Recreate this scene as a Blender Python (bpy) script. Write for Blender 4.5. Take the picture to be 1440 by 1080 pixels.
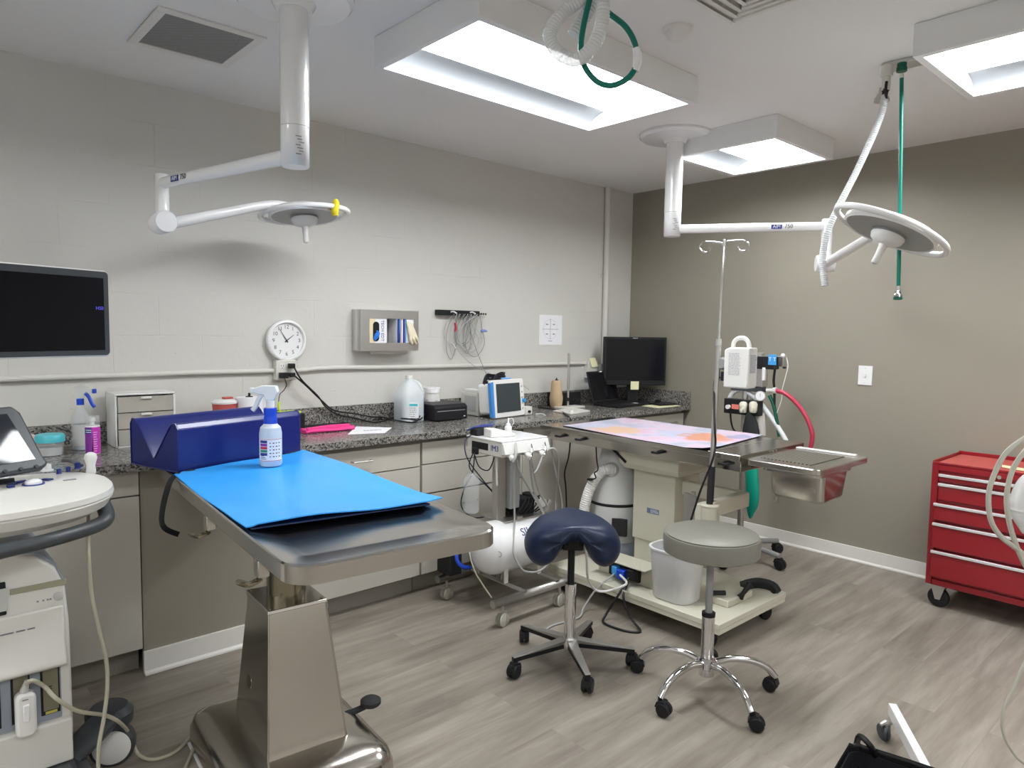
import bpy, bmesh, math, random
from mathutils import Vector, Matrix
random.seed(7)
PI = math.pi
V = Vector
scene = bpy.context.scene
for o in list(bpy.data.objects): bpy.data.objects.remove(o)
COL = scene.collection

# ------------------------------------------------------------ camera
YAW, PITCH, ROLL, FPX = 0.8349, -0.07593, 0.01517, 984.4
CAM = V((-4.6825, -3.7117, 1.4665))
_f = V((math.cos(YAW)*math.cos(PITCH), math.sin(YAW)*math.cos(PITCH), math.sin(PITCH)))
_r = V((math.sin(YAW), -math.cos(YAW), 0)); _u = _r.cross(_f)
RIGHT = _r*math.cos(ROLL) + _u*math.sin(ROLL); UP = _u*math.cos(ROLL) - _r*math.sin(ROLL); FWD = _f
cd = bpy.data.cameras.new('camera'); cam = bpy.data.objects.new('camera', cd); COL.objects.link(cam)
cd.sensor_width = 36; cd.lens = FPX/1440*36; cd.clip_start = 0.02
m4 = Matrix((RIGHT, UP, -FWD)).transposed().to_4x4(); m4.translation = CAM
cam.matrix_world = m4
scene.camera = cam

# ------------------------------------------------------------ world, exposure
w = bpy.data.worlds.new('world'); scene.world = w; w.use_nodes = True
w.node_tree.nodes['Background'].inputs[0].default_value = (0.8, 0.85, 0.9, 1)
w.node_tree.nodes['Background'].inputs[1].default_value = 0.05
scene.view_settings.view_transform = 'Standard'
scene.view_settings.look = 'None'
scene.view_settings.gamma = 1
scene.view_settings.use_curve_mapping = False
scene.view_settings.exposure = 0.88
LAMP = 16.0          # emission of the ceiling light lenses

def at(px, py, x=None, y=None, z=None, d=None):
    """point of the place seen at a picture position, on a plane of the room or at a distance"""
    r = FWD + RIGHT*((px-720)/FPX) - UP*((py-540)/FPX)
    if x is not None: t = (x-CAM.x)/r.x
    elif y is not None: t = (y-CAM.y)/r.y
    elif z is not None: t = (z-CAM.z)/r.z
    else: t = d
    return CAM + r*t

# ------------------------------------------------------------ materials
MATS = {}
def nodes_of(name):
    m = bpy.data.materials.new(name); m.use_nodes = True
    nt = m.node_tree; b = nt.nodes['Principled BSDF']
    return m, nt, b
def mat(name, col, rough=0.5, metal=0.0, var=0.06, scale=8.0, bump=0.0, bscale=60.0, trans=0.0, ior=1.45,
        emit=0.0, coat=0.0, alpha=1.0, sub=0.0, stretch=None, rvar=0.0):
    if name in MATS: return MATS[name]
    m, nt, b = nodes_of(name)
    L = nt.links.new; N = nt.nodes.new
    c = (col[0], col[1], col[2], 1)
    tc = N('ShaderNodeTexCoord'); mp = N('ShaderNodeMapping'); L(tc.outputs['Object'], mp.inputs[0])
    if stretch: mp.inputs['Scale'].default_value = stretch
    nz = N('ShaderNodeTexNoise'); nz.inputs['Scale'].default_value = scale; nz.inputs['Detail'].default_value = 4
    L(mp.outputs[0], nz.inputs['Vector'])
    mx = N('ShaderNodeMix'); mx.data_type = 'RGBA'
    mx.inputs[6].default_value = tuple(max(0, v*(1-var)) for v in col) + (1,)
    mx.inputs[7].default_value = tuple(min(1, v*(1+var)) for v in col) + (1,)
    L(nz.outputs['Fac'], mx.inputs[0]); L(mx.outputs[2], b.inputs['Base Color'])
    b.inputs['Roughness'].default_value = rough; b.inputs['Metallic'].default_value = metal
    if rvar:
        mr = N('ShaderNodeMapRange'); mr.inputs[3].default_value = max(0, rough-rvar); mr.inputs[4].default_value = rough+rvar
        L(nz.outputs['Fac'], mr.inputs[0]); L(mr.outputs[0], b.inputs['Roughness'])
    b.inputs['IOR'].default_value = ior
    if trans: b.inputs['Transmission Weight'].default_value = trans
    if coat: b.inputs['Coat Weight'].default_value = coat; b.inputs['Coat Roughness'].default_value = 0.08
    if alpha < 1: b.inputs['Alpha'].default_value = alpha
    if sub: b.inputs['Subsurface Weight'].default_value = sub; b.inputs['Subsurface Radius'].default_value = (.02, .02, .02)
    if emit: b.inputs['Emission Color'].default_value = c; b.inputs['Emission Strength'].default_value = emit
    if bump:
        n2 = N('ShaderNodeTexNoise'); n2.inputs['Scale'].default_value = bscale; n2.inputs['Detail'].default_value = 5
        L(mp.outputs[0], n2.inputs['Vector'])
        bp = N('ShaderNodeBump'); bp.inputs['Strength'].default_value = bump; bp.inputs['Distance'].default_value = 0.004
        L(n2.outputs['Fac'], bp.inputs['Height']); L(bp.outputs[0], b.inputs['Normal'])
    MATS[name] = m
    return m

def mat_floor():
    m, nt, b = nodes_of('vinyl_plank_floor'); L = nt.links.new; N = nt.nodes.new
    tc = N('ShaderNodeTexCoord')
    br = N('ShaderNodeTexBrick'); br.offset = 0.37; br.offset_frequency = 2
    br.inputs['Scale'].default_value = 1; br.inputs['Brick Width'].default_value = 1.22; br.inputs['Row Height'].default_value = 0.18
    br.inputs['Mortar Size'].default_value = 0.0009; br.inputs['Mortar Smooth'].default_value = 0.6; br.inputs['Bias'].default_value = -0.1
    br.inputs['Color1'].default_value = (0.0, 0, 0, 1); br.inputs['Color2'].default_value = (1, 1, 1, 1); br.inputs['Mortar'].default_value = (0.35, .35, .35, 1)
    L(tc.outputs['Object'], br.inputs['Vector'])
    # grain stretched along the planks, shifted by each plank's tone
    sep = N('ShaderNodeSeparateXYZ'); L(tc.outputs['Object'], sep.inputs[0])
    mul = N('ShaderNodeMath'); mul.operation = 'MULTIPLY'; mul.inputs[1].default_value = 17.0; L(br.outputs['Color'], mul.inputs[0])
    cmb = N('ShaderNodeCombineXYZ'); L(sep.outputs[0], cmb.inputs[0]); L(sep.outputs[1], cmb.inputs[1]); L(mul.outputs[0], cmb.inputs[2])
    mp = N('ShaderNodeMapping'); mp.inputs['Scale'].default_value = (0.8, 6.5, 1); L(cmb.outputs[0], mp.inputs[0])
    n1 = N('ShaderNodeTexNoise'); n1.inputs['Scale'].default_value = 2.2; n1.inputs['Detail'].default_value = 9; n1.inputs['Roughness'].default_value = 0.62
    n1.inputs['Distortion'].default_value = 0.25
    L(mp.outputs[0], n1.inputs['Vector'])
    mp2 = N('ShaderNodeMapping'); mp2.inputs['Scale'].default_value = (3.5, 60, 1); L(cmb.outputs[0], mp2.inputs[0])
    n2 = N('ShaderNodeTexNoise'); n2.inputs['Scale'].default_value = 1.5; n2.inputs['Detail'].default_value = 4; L(mp2.outputs[0], n2.inputs['Vector'])
    cr = N('ShaderNodeValToRGB')
    e = cr.color_ramp.elements
    e[0].position = 0.28; e[0].color = (0.180, 0.154, 0.126, 1)
    e[1].position = 0.70; e[1].color = (0.345, 0.308, 0.262, 1)
    x = cr.color_ramp.elements.new(0.5); x.color = (0.262, 0.230, 0.192, 1)
    add = N('ShaderNodeMath'); add.operation = 'MULTIPLY_ADD'; add.inputs[1].default_value = 0.09; L(n2.outputs['Fac'], add.inputs[0])
    sub = N('ShaderNodeMath'); sub.operation = 'SUBTRACT'; sub.inputs[1].default_value = 0.045; L(n1.outputs['Fac'], sub.inputs[0])
    L(sub.outputs[0], add.inputs[2])
    add2 = N('ShaderNodeMath'); add2.operation = 'MULTIPLY_ADD'; add2.inputs[1].default_value = 0.10; L(br.outputs['Color'], add2.inputs[0]); 
    s2 = N('ShaderNodeMath'); s2.operation = 'SUBTRACT'; s2.inputs[1].default_value = 0.05; L(add.outputs[0], s2.inputs[0]); L(s2.outputs[0], add2.inputs[2])
    L(add2.outputs[0], cr.inputs[0])
    # dark knots and seams
    n3 = N('ShaderNodeTexNoise'); n3.inputs['Scale'].default_value = 9; n3.inputs['Detail'].default_value = 3; L(mp.outputs[0], n3.inputs['Vector'])
    r3 = N('ShaderNodeMapRange'); r3.inputs[1].default_value = 0.66; r3.inputs[2].default_value = 0.78; r3.inputs[3].default_value = 0; r3.inputs[4].default_value = 0.35
    L(n3.outputs['Fac'], r3.inputs[0])
    mk = N('ShaderNodeMix'); mk.data_type = 'RGBA'; mk.inputs[7].default_value = (0.16, 0.135, 0.11, 1)
    L(r3.outputs[0], mk.inputs[0]); L(cr.outputs[0], mk.inputs[6])
    ms = N('ShaderNodeMix'); ms.data_type = 'RGBA'; ms.inputs[7].default_value = (0.17, 0.15, 0.125, 1)
    ml = N('ShaderNodeMath'); ml.operation = 'MULTIPLY'; ml.inputs[1].default_value = 0.55; L(br.outputs['Fac'], ml.inputs[0])
    L(ml.outputs[0], ms.inputs[0]); L(mk.outputs[2], ms.inputs[6]); L(ms.outputs[2], b.inputs['Base Color'])
    b.inputs['Roughness'].default_value = 0.42; b.inputs['Specular IOR Level'].default_value = 0.4
    bp = N('ShaderNodeBump'); bp.inputs['Strength'].default_value = 0.12; bp.inputs['Distance'].default_value = 0.002
    L(n2.outputs['Fac'], bp.inputs['Height']); L(bp.outputs[0], b.inputs['Normal'])
    return m

def mat_block(name, col):
    m, nt, b = nodes_of(name); L = nt.links.new; N = nt.nodes.new
    tc = N('ShaderNodeTexCoord'); sep = N('ShaderNodeSeparateXYZ'); L(tc.outputs['Object'], sep.inputs[0])
    cmb = N('ShaderNodeCombineXYZ'); L(sep.outputs[0], cmb.inputs[0]); L(sep.outputs[2], cmb.inputs[1])
    nd = N('ShaderNodeTexNoise'); nd.inputs['Scale'].default_value = 5; L(tc.outputs['Object'], nd.inputs['Vector'])
    dv = N('ShaderNodeVectorMath'); dv.operation = 'SCALE'; dv.inputs['Scale'].default_value = 0.012; L(nd.outputs['Color'], dv.inputs[0])
    va = N('ShaderNodeVectorMath'); va.operation = 'ADD'; L(cmb.outputs[0], va.inputs[0]); L(dv.outputs[0], va.inputs[1])
    br = N('ShaderNodeTexBrick'); br.inputs['Scale'].default_value = 1
    br.inputs['Brick Width'].default_value = 0.406; br.inputs['Row Height'].default_value = 0.203
    br.inputs['Mortar Size'].default_value = 0.0035; br.inputs['Mortar Smooth'].default_value = 0.7
    L(va.outputs[0], br.inputs['Vector'])
    nm = N('ShaderNodeTexNoise'); nm.inputs['Scale'].default_value = 2.6; nm.inputs['Detail'].default_value = 3; L(tc.outputs['Object'], nm.inputs['Vector'])
    rm = N('ShaderNodeMapRange'); rm.inputs[1].default_value = 0.46; rm.inputs[2].default_value = 0.70; L(nm.outputs['Fac'], rm.inputs[0])
    mm = N('ShaderNodeMath'); mm.operation = 'MULTIPLY'; L(br.outputs['Fac'], mm.inputs[0]); L(rm.outputs[0], mm.inputs[1])
    nz = N('ShaderNodeTexNoise'); nz.inputs['Scale'].default_value = 28; nz.inputs['Detail'].default_value = 6; L(tc.outputs['Object'], nz.inputs['Vector'])
    # small pits
    vo = N('ShaderNodeTexNoise'); vo.inputs['Scale'].default_value = 45; vo.inputs['Detail'].default_value = 2; L(tc.outputs['Object'], vo.inputs['Vector'])
    pr = N('ShaderNodeMapRange'); pr.inputs[1].default_value = 0.70; pr.inputs[2].default_value = 0.76; L(vo.outputs['Fac'], pr.inputs[0])
    pt = N('ShaderNodeMath'); pt.operation = 'MAXIMUM'; L(mm.outputs[0], pt.inputs[0]); L(pr.outputs[0], pt.inputs[1])
    h = N('ShaderNodeMath'); h.operation = 'MULTIPLY_ADD'; h.inputs[1].default_value = -0.9; L(pt.outputs[0], h.inputs[0])
    hz = N('ShaderNodeMath'); hz.operation = 'MULTIPLY'; hz.inputs[1].default_value = 0.55; L(nz.outputs['Fac'], hz.inputs[0]); L(hz.outputs[0], h.inputs[2])
    bp = N('ShaderNodeBump'); bp.inputs['Strength'].default_value = 0.5; bp.inputs['Distance'].default_value = 0.004
    L(h.outputs[0], bp.inputs['Height']); L(bp.outputs[0], b.inputs['Normal'])
    mx = N('ShaderNodeMix'); mx.data_type = 'RGBA'; mx.inputs[6].default_value = col + (1,); mx.inputs[7].default_value = tuple(v*.86 for v in col) + (1,)
    mf = N('ShaderNodeMath'); mf.operation = 'MULTIPLY'; mf.inputs[1].default_value = 0.30; L(pt.outputs[0], mf.inputs[0]); L(mf.outputs[0], mx.inputs[0])
    L(mx.outputs[2], b.inputs['Base Color']); b.inputs['Roughness'].default_value = 0.55
    return m

def mat_granite():
    m, nt, b = nodes_of('speckled_granite'); L = nt.links.new; N = nt.nodes.new
    tc = N('ShaderNodeTexCoord')
    v = N('ShaderNodeTexVoronoi'); v.inputs['Scale'].default_value = 150; L(tc.outputs['Object'], v.inputs['Vector'])
    cr = N('ShaderNodeValToRGB'); cr.color_ramp.interpolation = 'CONSTANT'
    e = cr.color_ramp.elements; e[0].position = 0; e[0].color = (.045, .043, .041, 1); e[1].position = .26; e[1].color = (.15, .142, .13, 1)
    for p, c in ((.46, (.205, .195, .18, 1)), (.70, (.265, .25, .232, 1)), (.90, (.33, .315, .29, 1))):
        x = cr.color_ramp.elements.new(p); x.color = c
    sx = N('ShaderNodeSeparateColor'); L(v.outputs['Color'], sx.inputs[0]); L(sx.outputs[0], cr.inputs[0])
    L(cr.outputs[0], b.inputs['Base Color']); b.inputs['Roughness'].default_value = 0.22
    return m

def mat_brushed(name, col=(0.54, 0.52, 0.485), rough=0.20, stretch=(2, 60, 2)):
    return mat(name, col, rough, 1.0, var=0.02, scale=3, stretch=stretch, rvar=0.02)

M_floor = mat_floor()
M_block = mat_block('painted_block_wall', (0.60, 0.588, 0.548))
M_greige = mat('greige_wall_paint', (0.285, 0.262, 0.213), 0.5, var=0.02, scale=2, bump=0.05, bscale=120)
M_ceil = mat('ceiling_paint', (0.80, 0.79, 0.775), 0.7, var=0.02, scale=2, bump=0.04, bscale=90)
M_trim = mat('trim_paint', (0.74, 0.72, 0.68), 0.4, var=0.02)
M_cab = mat('cabinet_laminate', (0.50, 0.475, 0.42), 0.42, var=0.02)
M_dark = mat('dark_gap', (0.02, 0.02, 0.02), 0.8)
M_gran = mat_granite()
M_white = mat('white_enamel', (0.80, 0.80, 0.80), 0.22, var=0.01, coat=0.4)
M_wplas = mat('white_plastic', (0.76, 0.75, 0.73), 0.4, var=0.02)
M_cream = mat('cream_enamel', (0.62, 0.60, 0.49), 0.35, var=0.02)
M_offw = mat('off_white_plastic', (0.66, 0.65, 0.60), 0.4, var=0.02)
M_black = mat('black_plastic', (0.016, 0.016, 0.018), 0.4, var=0.1)
M_blackm = mat('black_matte', (0.025, 0.025, 0.027), 0.7, var=0.1)
M_screen = mat('dark_glass_screen', (0.008, 0.008, 0.010), 0.12, var=0.05)
for m_, v_ in ((M_black, .25), (M_blackm, .25), (M_screen, .22)): m_.node_tree.nodes['Principled BSDF'].inputs['Specular IOR Level'].default_value = v_
M_dgrey = mat('dark_grey_plastic', (0.048, 0.054, 0.060), 0.4, var=0.05)
M_grey = mat('grey_plastic', (0.28, 0.28, 0.28), 0.45, var=0.05)
M_lgrey = mat('light_grey_plastic', (0.50, 0.50, 0.49), 0.45, var=0.03)
M_chrome = mat('chrome', (0.75, 0.75, 0.76), 0.08, 1.0, var=0.02)
M_steel = mat_brushed('brushed_steel')
M_steelx = mat_brushed('brushed_steel_cross', stretch=(60, 2, 2))
M_steelv = mat_brushed('brushed_steel_panel', (0.52, 0.49, 0.445), 0.19, stretch=(50, 50, 1.5))
M_dsteel = mat_brushed('dark_steel', (0.30, 0.27, 0.20), 0.20)
M_alu = mat('satin_aluminium', (0.55, 0.54, 0.52), 0.38, 1.0, var=0.03)
M_red = mat('red_enamel', (0.255, 0.008, 0.015), 0.35, var=0.04, coat=0.3)
M_redtop = mat('red_liner', (0.50, 0.09, 0.075), 0.6, var=0.05)
M_silver = mat('silver_strip', (0.74, 0.73, 0.74), 0.38, 0.5, var=0.02)
M_navy = mat('navy_vinyl', (0.008, 0.016, 0.145), 0.30, var=0.12, scale=5, bump=0.12, bscale=14, coat=0.2)
M_navysaddle = mat('navy_saddle_vinyl', (0.006, 0.014, 0.046), 0.38, var=0.08, bump=0.05, bscale=200)
M_greyvinyl = mat('grey_vinyl', (0.20, 0.195, 0.165), 0.36, var=0.04, bump=0.05, bscale=160)
M_bluemat = mat('blue_pad_cover', (0.035, 0.36, 0.90), 0.32, var=0.05, scale=6, bump=0.25, bscale=10)
M_bluepad = mat('dark_blue_pad', (0.012, 0.03, 0.10), 0.6)
M_paper = mat('paper', (0.80, 0.80, 0.82), 0.8, var=0.02)
M_ink = mat('black_ink', (0.02, 0.02, 0.025), 0.6)
M_greyink = mat('grey_ink', (0.22, 0.22, 0.24), 0.6)
M_yellow = mat('yellow_plastic', (0.78, 0.66, 0.03), 0.5)
M_note = mat('yellow_note', (0.80, 0.78, 0.50), 0.7, var=0.02)
M_kraft = mat('kraft_paper', (0.48, 0.35, 0.22), 0.75, var=0.08, bump=0.2, bscale=18)
M_pink = mat('pink_towel', (0.78, 0.06, 0.27), 0.9, var=0.1, bump=0.4, bscale=90)
M_green = mat('green_hose', (0.0, 0.16, 0.12), 0.3, var=0.04)
M_dgreen = mat('dark_green', (0.0, 0.09, 0.05), 0.4)
M_bag = mat('green_breathing_bag', (0.0, 0.30, 0.21), 0.45, var=0.06)
M_redhose = mat('red_hose', (0.44, 0.035, 0.075), 0.35, var=0.05)
M_clear = mat('translucent_white', (0.74, 0.76, 0.77), 0.3, var=0.03, alpha=0.86)
M_glass = mat('clear_plastic', (0.72, 0.75, 0.76), 0.10, var=0.02, alpha=0.26)
M_smoke = mat('smoky_drawer_plastic', (0.66, 0.63, 0.56), 0.15, var=0.05, alpha=0.45)
M_liquid = mat('pale_blue_liquid', (0.62, 0.74, 0.84), 0.15, var=0.02, alpha=0.8)
M_blueplas = mat('blue_plastic', (0.015, 0.07, 0.55), 0.35)
M_skyblue = mat('sky_blue_plastic', (0.05, 0.33, 0.72), 0.4)
M_navyprint = mat('navy_print', (0.02, 0.04, 0.22), 0.5)
M_teal = mat('teal_lid', (0.08, 0.48, 0.55), 0.4)
M_purple = mat('purple_print', (0.22, 0.03, 0.30), 0.5)
M_magenta = mat('magenta_label', (0.60, 0.05, 0.50), 0.5)
M_redprint = mat('red_print', (0.55, 0.03, 0.06), 0.5)
M_greenprint = mat('green_print', (0.02, 0.25, 0.12), 0.5)
M_orange = mat('orange_print', (0.80, 0.35, 0.10), 0.5)
M_creamprint = mat('cream_print', (0.80, 0.68, 0.45), 0.5)
M_latex = mat('cream_latex', (0.78, 0.70, 0.52), 0.6, bump=0.3, bscale=60)
M_blueglove = mat('blue_nitrile', (0.02, 0.20, 0.72), 0.5, bump=0.3, bscale=60)
M_tube = mat('beige_tube', (0.46, 0.45, 0.38), 0.4, alpha=0.92)
M_cable = mat('beige_cable', (0.46, 0.44, 0.34), 0.5)
M_gtube = mat('grey_tube', (0.40, 0.40, 0.39), 0.4)
M_liner = mat('black_bin_liner', (0.010, 0.010, 0.011), 0.22, var=0.1, bump=0.8, bscale=16)
M_bin = mat('white_bin_plastic', (0.72, 0.72, 0.73), 0.35, var=0.02, sub=0.15)
M_rubber = mat('beige_rubber', (0.55, 0.53, 0.46), 0.55)
M_pinksheet = None

# ------------------------------------------------------------ mesh builder
def frame(axis):
    a = V(axis).normalized(); t = V((0, 0, 1)) if abs(a.z) < .9 else V((1, 0, 0))
    u = a.cross(t).normalized(); return u, a.cross(u).normalized(), a
class B:
    def __init__(s, M=None): s.v = []; s.f = []; s.mi = []; s.M = M; s.i = 0
    def at(s, M): s.M = M; return s
    def mat(s, i): s.i = i; return s
    def add(s, vs, fs):
        b = len(s.v)
        for p in vs:
            p = V(p); s.v.append(s.M @ p if s.M else p)
        for f in fs: s.f.append([b+k for k in f]); s.mi.append(s.i)
        return s
    def box(s, x0, x1, y0, y1, z0, z1):
        return s.add([(x, y, z) for x in (x0, x1) for y in (y0, y1) for z in (z0, z1)],
                     [(0, 1, 3, 2), (4, 6, 7, 5), (0, 4, 5, 1), (2, 3, 7, 6), (0, 2, 6, 4), (1, 5, 7, 3)])
    def cbox(s, c, sx, sy, sz): return s.box(c[0]-sx/2, c[0]+sx/2, c[1]-sy/2, c[1]+sy/2, c[2]-sz/2, c[2]+sz/2)
    def hexa(s, lo, hi):   # four lower, four upper points
        return s.add(list(lo)+list(hi), [(3, 2, 1, 0), (4, 5, 6, 7), (0, 1, 5, 4), (1, 2, 6, 5), (2, 3, 7, 6), (3, 0, 4, 7)])
    def lathe(s, prof, c=(0, 0, 0), axis=(0, 0, 1), seg=24, sx=1, sy=1):
        u, v, a = frame(axis); c = V(c); vs = []; n = len(prof)
        for r, h in prof:
            for k in range(seg):
                t = 2*PI*k/seg; vs.append(c + u*(r*math.cos(t)*sx) + v*(r*math.sin(t)*sy) + a*h)
        fs = [(i*seg+k, i*seg+(k+1) % seg, (i+1)*seg+(k+1) % seg, (i+1)*seg+k) for i in range(n-1) for k in range(seg)]
        if prof[0][0] > 1e-6: fs.append(tuple(range(seg-1, -1, -1)))
        if prof[-1][0] > 1e-6: fs.append(tuple((n-1)*seg+k for k in range(seg)))
        return s.add(vs, fs)
    def cyl(s, p0, p1, r, r1=None, seg=20):
        p0 = V(p0); p1 = V(p1); r1 = r if r1 is None else r1
        return s.lathe([(r, 0), (r1, (p1-p0).length)], p0, p1-p0, seg)
    def ball(s, c, r, seg=16, sz=1, axis=(0, 0, 1)):
        n = seg//2; return s.lathe([(max(r*math.sin(PI*i/n), 1e-7), -r*sz*math.cos(PI*i/n)) for i in range(n+1)], c, axis, seg)
    def tube(s, pts, r, seg=10, smooth=0, rs=None, closed=False, flat=1.0):
        P = [V(p) for p in pts]
        if smooth: P = spline(P, smooth, closed); 
        n = len(P); R = [r]*n
        if rs is not None:
            R = []
            for i in range(n):
                f = i*(len(rs)-1)/max(1, n-1); k0 = min(int(f), len(rs)-2); R.append(rs[k0]+(rs[k0+1]-rs[k0])*(f-k0))
        if callable(r): R = [r(i/(n-1)) for i in range(n)]
        vs = []; pu = None
        for i in range(n):
            a = P[(i+1) % n]-P[i-1] if closed else (P[min(i+1, n-1)]-P[max(i-1, 0)])
            if a.length < 1e-9: a = V((0, 0, 1))
            a.normalize()
            if pu is None: u = frame(a)[0]
            else:
                u = pu - a*pu.dot(a); u = u.normalized() if u.length > 1e-6 else frame(a)[0]
            pu = u; w_ = a.cross(u)
            for k in range(seg):
                t = 2*PI*k/seg; vs.append(P[i] + u*(R[i]*math.cos(t)) + w_*(R[i]*math.sin(t)*flat))
        m = n if closed else n-1
        fs = [(i*seg+k, i*seg+(k+1) % seg, ((i+1) % n)*seg+(k+1) % seg, ((i+1) % n)*seg+k) for i in range(m) for k in range(seg)]
        if not closed: fs += [tuple(range(seg-1, -1, -1)), tuple((n-1)*seg+k for k in range(seg))]
        return s.add(vs, fs)
    def prism(s, poly, a, b, axis='z'):
        """polygon of 2-D points pushed from a to b along an axis"""
        def p3(p, h): return {'z': (p[0], p[1], h), 'y': (p[0], h, p[1]), 'x': (h, p[0], p[1])}[axis]
        n = len(poly)
        return s.add([p3(p, a) for p in poly]+[p3(p, b) for p in poly],
                     [tuple(range(n-1, -1, -1)), tuple(range(n, 2*n))]+[(k, (k+1) % n, n+(k+1) % n, n+k) for k in range(n)])
    def grid(s, fn, nu, nv, closed_u=False):
        vs = [fn(i/(nu if closed_u else nu-1), j/(nv-1)) for i in range(nu) for j in range(nv)]
        fs = [(i*nv+j, ((i+1) % nu)*nv+j, ((i+1) % nu)*nv+j+1, i*nv+j+1) for i in range(nu if closed_u else nu-1) for j in range(nv-1)]
        return s.add(vs, fs)
    def text(s, txt, size, M, depth=0.0006, align='CENTER'):
        cu = bpy.data.curves.new('t', 'FONT'); cu.body = txt; cu.size = size; cu.align_x = align; cu.align_y = 'CENTER'; cu.extrude = depth
        cu.resolution_u = 3
        o = bpy.data.objects.new('t', cu); COL.objects.link(o)
        me = bpy.data.meshes.new_from_object(o.evaluated_get(bpy.context.evaluated_depsgraph_get()))
        s.add([M @ v.co for v in me.vertices], [tuple(p.vertices) for p in me.polygons])
        bpy.data.objects.remove(o); bpy.data.curves.remove(cu); bpy.data.meshes.remove(me)
        return s

def spline(P, n, closed=False):
    out = []; m = len(P); rng = range(m) if closed else range(m-1)
    for i in rng:
        if closed: a, b, c, d = P[i-1], P[i], P[(i+1) % m], P[(i+2) % m]
        else: a, b, c, d = P[max(i-1, 0)], P[i], P[i+1], P[min(i+2, m-1)]
        for k in range(n):
            t = k/n
            out.append(0.5*((2*b)+(c-a)*t+(2*a-5*b+4*c-d)*t*t+(3*b-a-3*c+d)*t*t*t))
    if not closed: out.append(P[-1])
    return out

def WM(o):
    return o.matrix_basis if o.parent is None else WM(o.parent) @ o.matrix_basis
def obj(name, b, mats, parent=None, bevel=0.0, label=None, seg=2, sharp=35):
    mats = mats if isinstance(mats, (list, tuple)) else [mats]
    me = bpy.data.meshes.new(name)
    org = V((0, 0, 0)); inv = Matrix.Identity(4)
    if parent is not None: inv = WM(parent).inverted()
    me.from_pydata([inv @ v for v in b.v], [], b.f)
    for m in mats: me.materials.append(m)
    for p, i in zip(me.polygons, b.mi): p.material_index = i
    bm = bmesh.new(); bm.from_mesh(me)
    bmesh.ops.remove_doubles(bm, verts=bm.verts, dist=1e-6)
    bmesh.ops.recalc_face_normals(bm, faces=bm.faces)
    for f in bm.faces: f.smooth = True
    sa = math.radians(sharp)
    for e in bm.edges:
        if len(e.link_faces) == 2:
            if e.calc_face_angle(0) > sa: e.smooth = False
    bm.to_mesh(me); bm.free()
    o = bpy.data.objects.new(name, me); COL.objects.link(o)
    if parent is not None: o.parent = parent
    if bevel:
        md = o.modifiers.new('bevel', 'BEVEL'); md.width = bevel; md.segments = seg; md.limit_method = 'ANGLE'; md.angle_limit = math.radians(35)
        md.harden_normals = False
    if label: o['label'] = label
    return o
def thing(name, label, cat, loc=(0, 0, 0), group=None, rz=0):
    o = bpy.data.objects.new(name, None); COL.objects.link(o); o.location = loc; o.rotation_euler = (0, 0, rz)
    o.matrix_basis = Matrix.Translation(V(loc)) @ Matrix.Rotation(rz, 4, 'Z')
    o.empty_display_size = 0.05
    o['label'] = label; o['category'] = cat
    if group: o['group'] = group
    return o
def tag(o, label, cat, group=None, kind=None):
    o['label'] = label; o['category'] = cat
    if group: o['group'] = group
    if kind: o['kind'] = kind
    return o
def struct(name, b, mats, bevel=0.0, label=None, cat=None):
    o = obj(name, b, mats, None, bevel); o['kind'] = 'structure'
    o['label'] = label; o['category'] = cat
    return o
def copy_tree(o, parent=None):
    c = o.copy(); COL.objects.link(c)
    if parent is not None: c.parent = parent
    for ch in list(o.children): copy_tree(ch, c)
    return c
def rounded(x0, x1, y0, y1, r, n=6):
    out = []
    for cx, cy, a0 in ((x1-r, y1-r, 0), (x0+r, y1-r, 90), (x0+r, y0+r, 180), (x1-r, y0+r, 270)):
        for k in range(n+1):
            a = math.radians(a0+90*k/n); out.append((cx+r*math.cos(a), cy+r*math.sin(a)))
    return out
def wallA_M(x, y, z): return Matrix(((1, 0, 0, x), (0, 0, -1, y), (0, 1, 0, z), (0, 0, 0, 1)))      # text facing -y
def faceX_M(x, y, z): return Matrix(((0, 0, -1, x), (-1, 0, 0, y), (0, 1, 0, z), (0, 0, 0, 1)))     # text facing -x
def basis(o, x, y, z): 
    m = Matrix((V(x).normalized(), V(y).normalized(), V(z).normalized())).transposed().to_4x4(); m.translation = V(o); return m

# ============================================================ ROOM
H = 2.612; X0 = -6.7; Y0 = -6.4; T = 0.12
struct('floor', B().box(X0, 0, Y0, 0, -0.1, 0), M_floor, 0, 'grey-beige vinyl plank floor', 'floor')
struct('ceiling', B().box(X0, 0, Y0, 0, H, H+0.1), M_ceil, 0, 'plain white painted ceiling', 'ceiling')
struct('wall_left', B().box(X0-T, T, 0, T, -0.1, H+0.1), M_block, 0, 'off-white painted concrete block wall behind the counter', 'wall')
struct('wall_right', B().box(0, T, Y0, 0, -0.1, H+0.1), M_greige, 0, 'smooth greige wall with the light switch', 'wall')
struct('wall_back', B().box(X0-T, 0, Y0-T, Y0, -0.1, H+0.1), M_trim, 0, 'off-white wall behind the camera', 'wall')
struct('wall_front', B().box(X0-T, X0, Y0, 0, -0.1, H+0.1), M_trim, 0, 'off-white wall at the left end of the room', 'wall')
def base_y(b, y0, y1, x):       # board along y, in front of x
    b.box(x-0.013, x, y0, y1, 0, 0.094); b.prism([(x-0.0132, 0.0004), (x-0.026, 0.0004), (x-0.024, 0.010), (x-0.0132, 0.018)], y0+.0003, y1-.0003, 'y'); return b
struct('baseboard_right', base_y(B(), Y0, -0.585, -0.0005), M_trim, 0.0015, 'off-white baseboard along the greige wall', 'baseboard')
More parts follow.
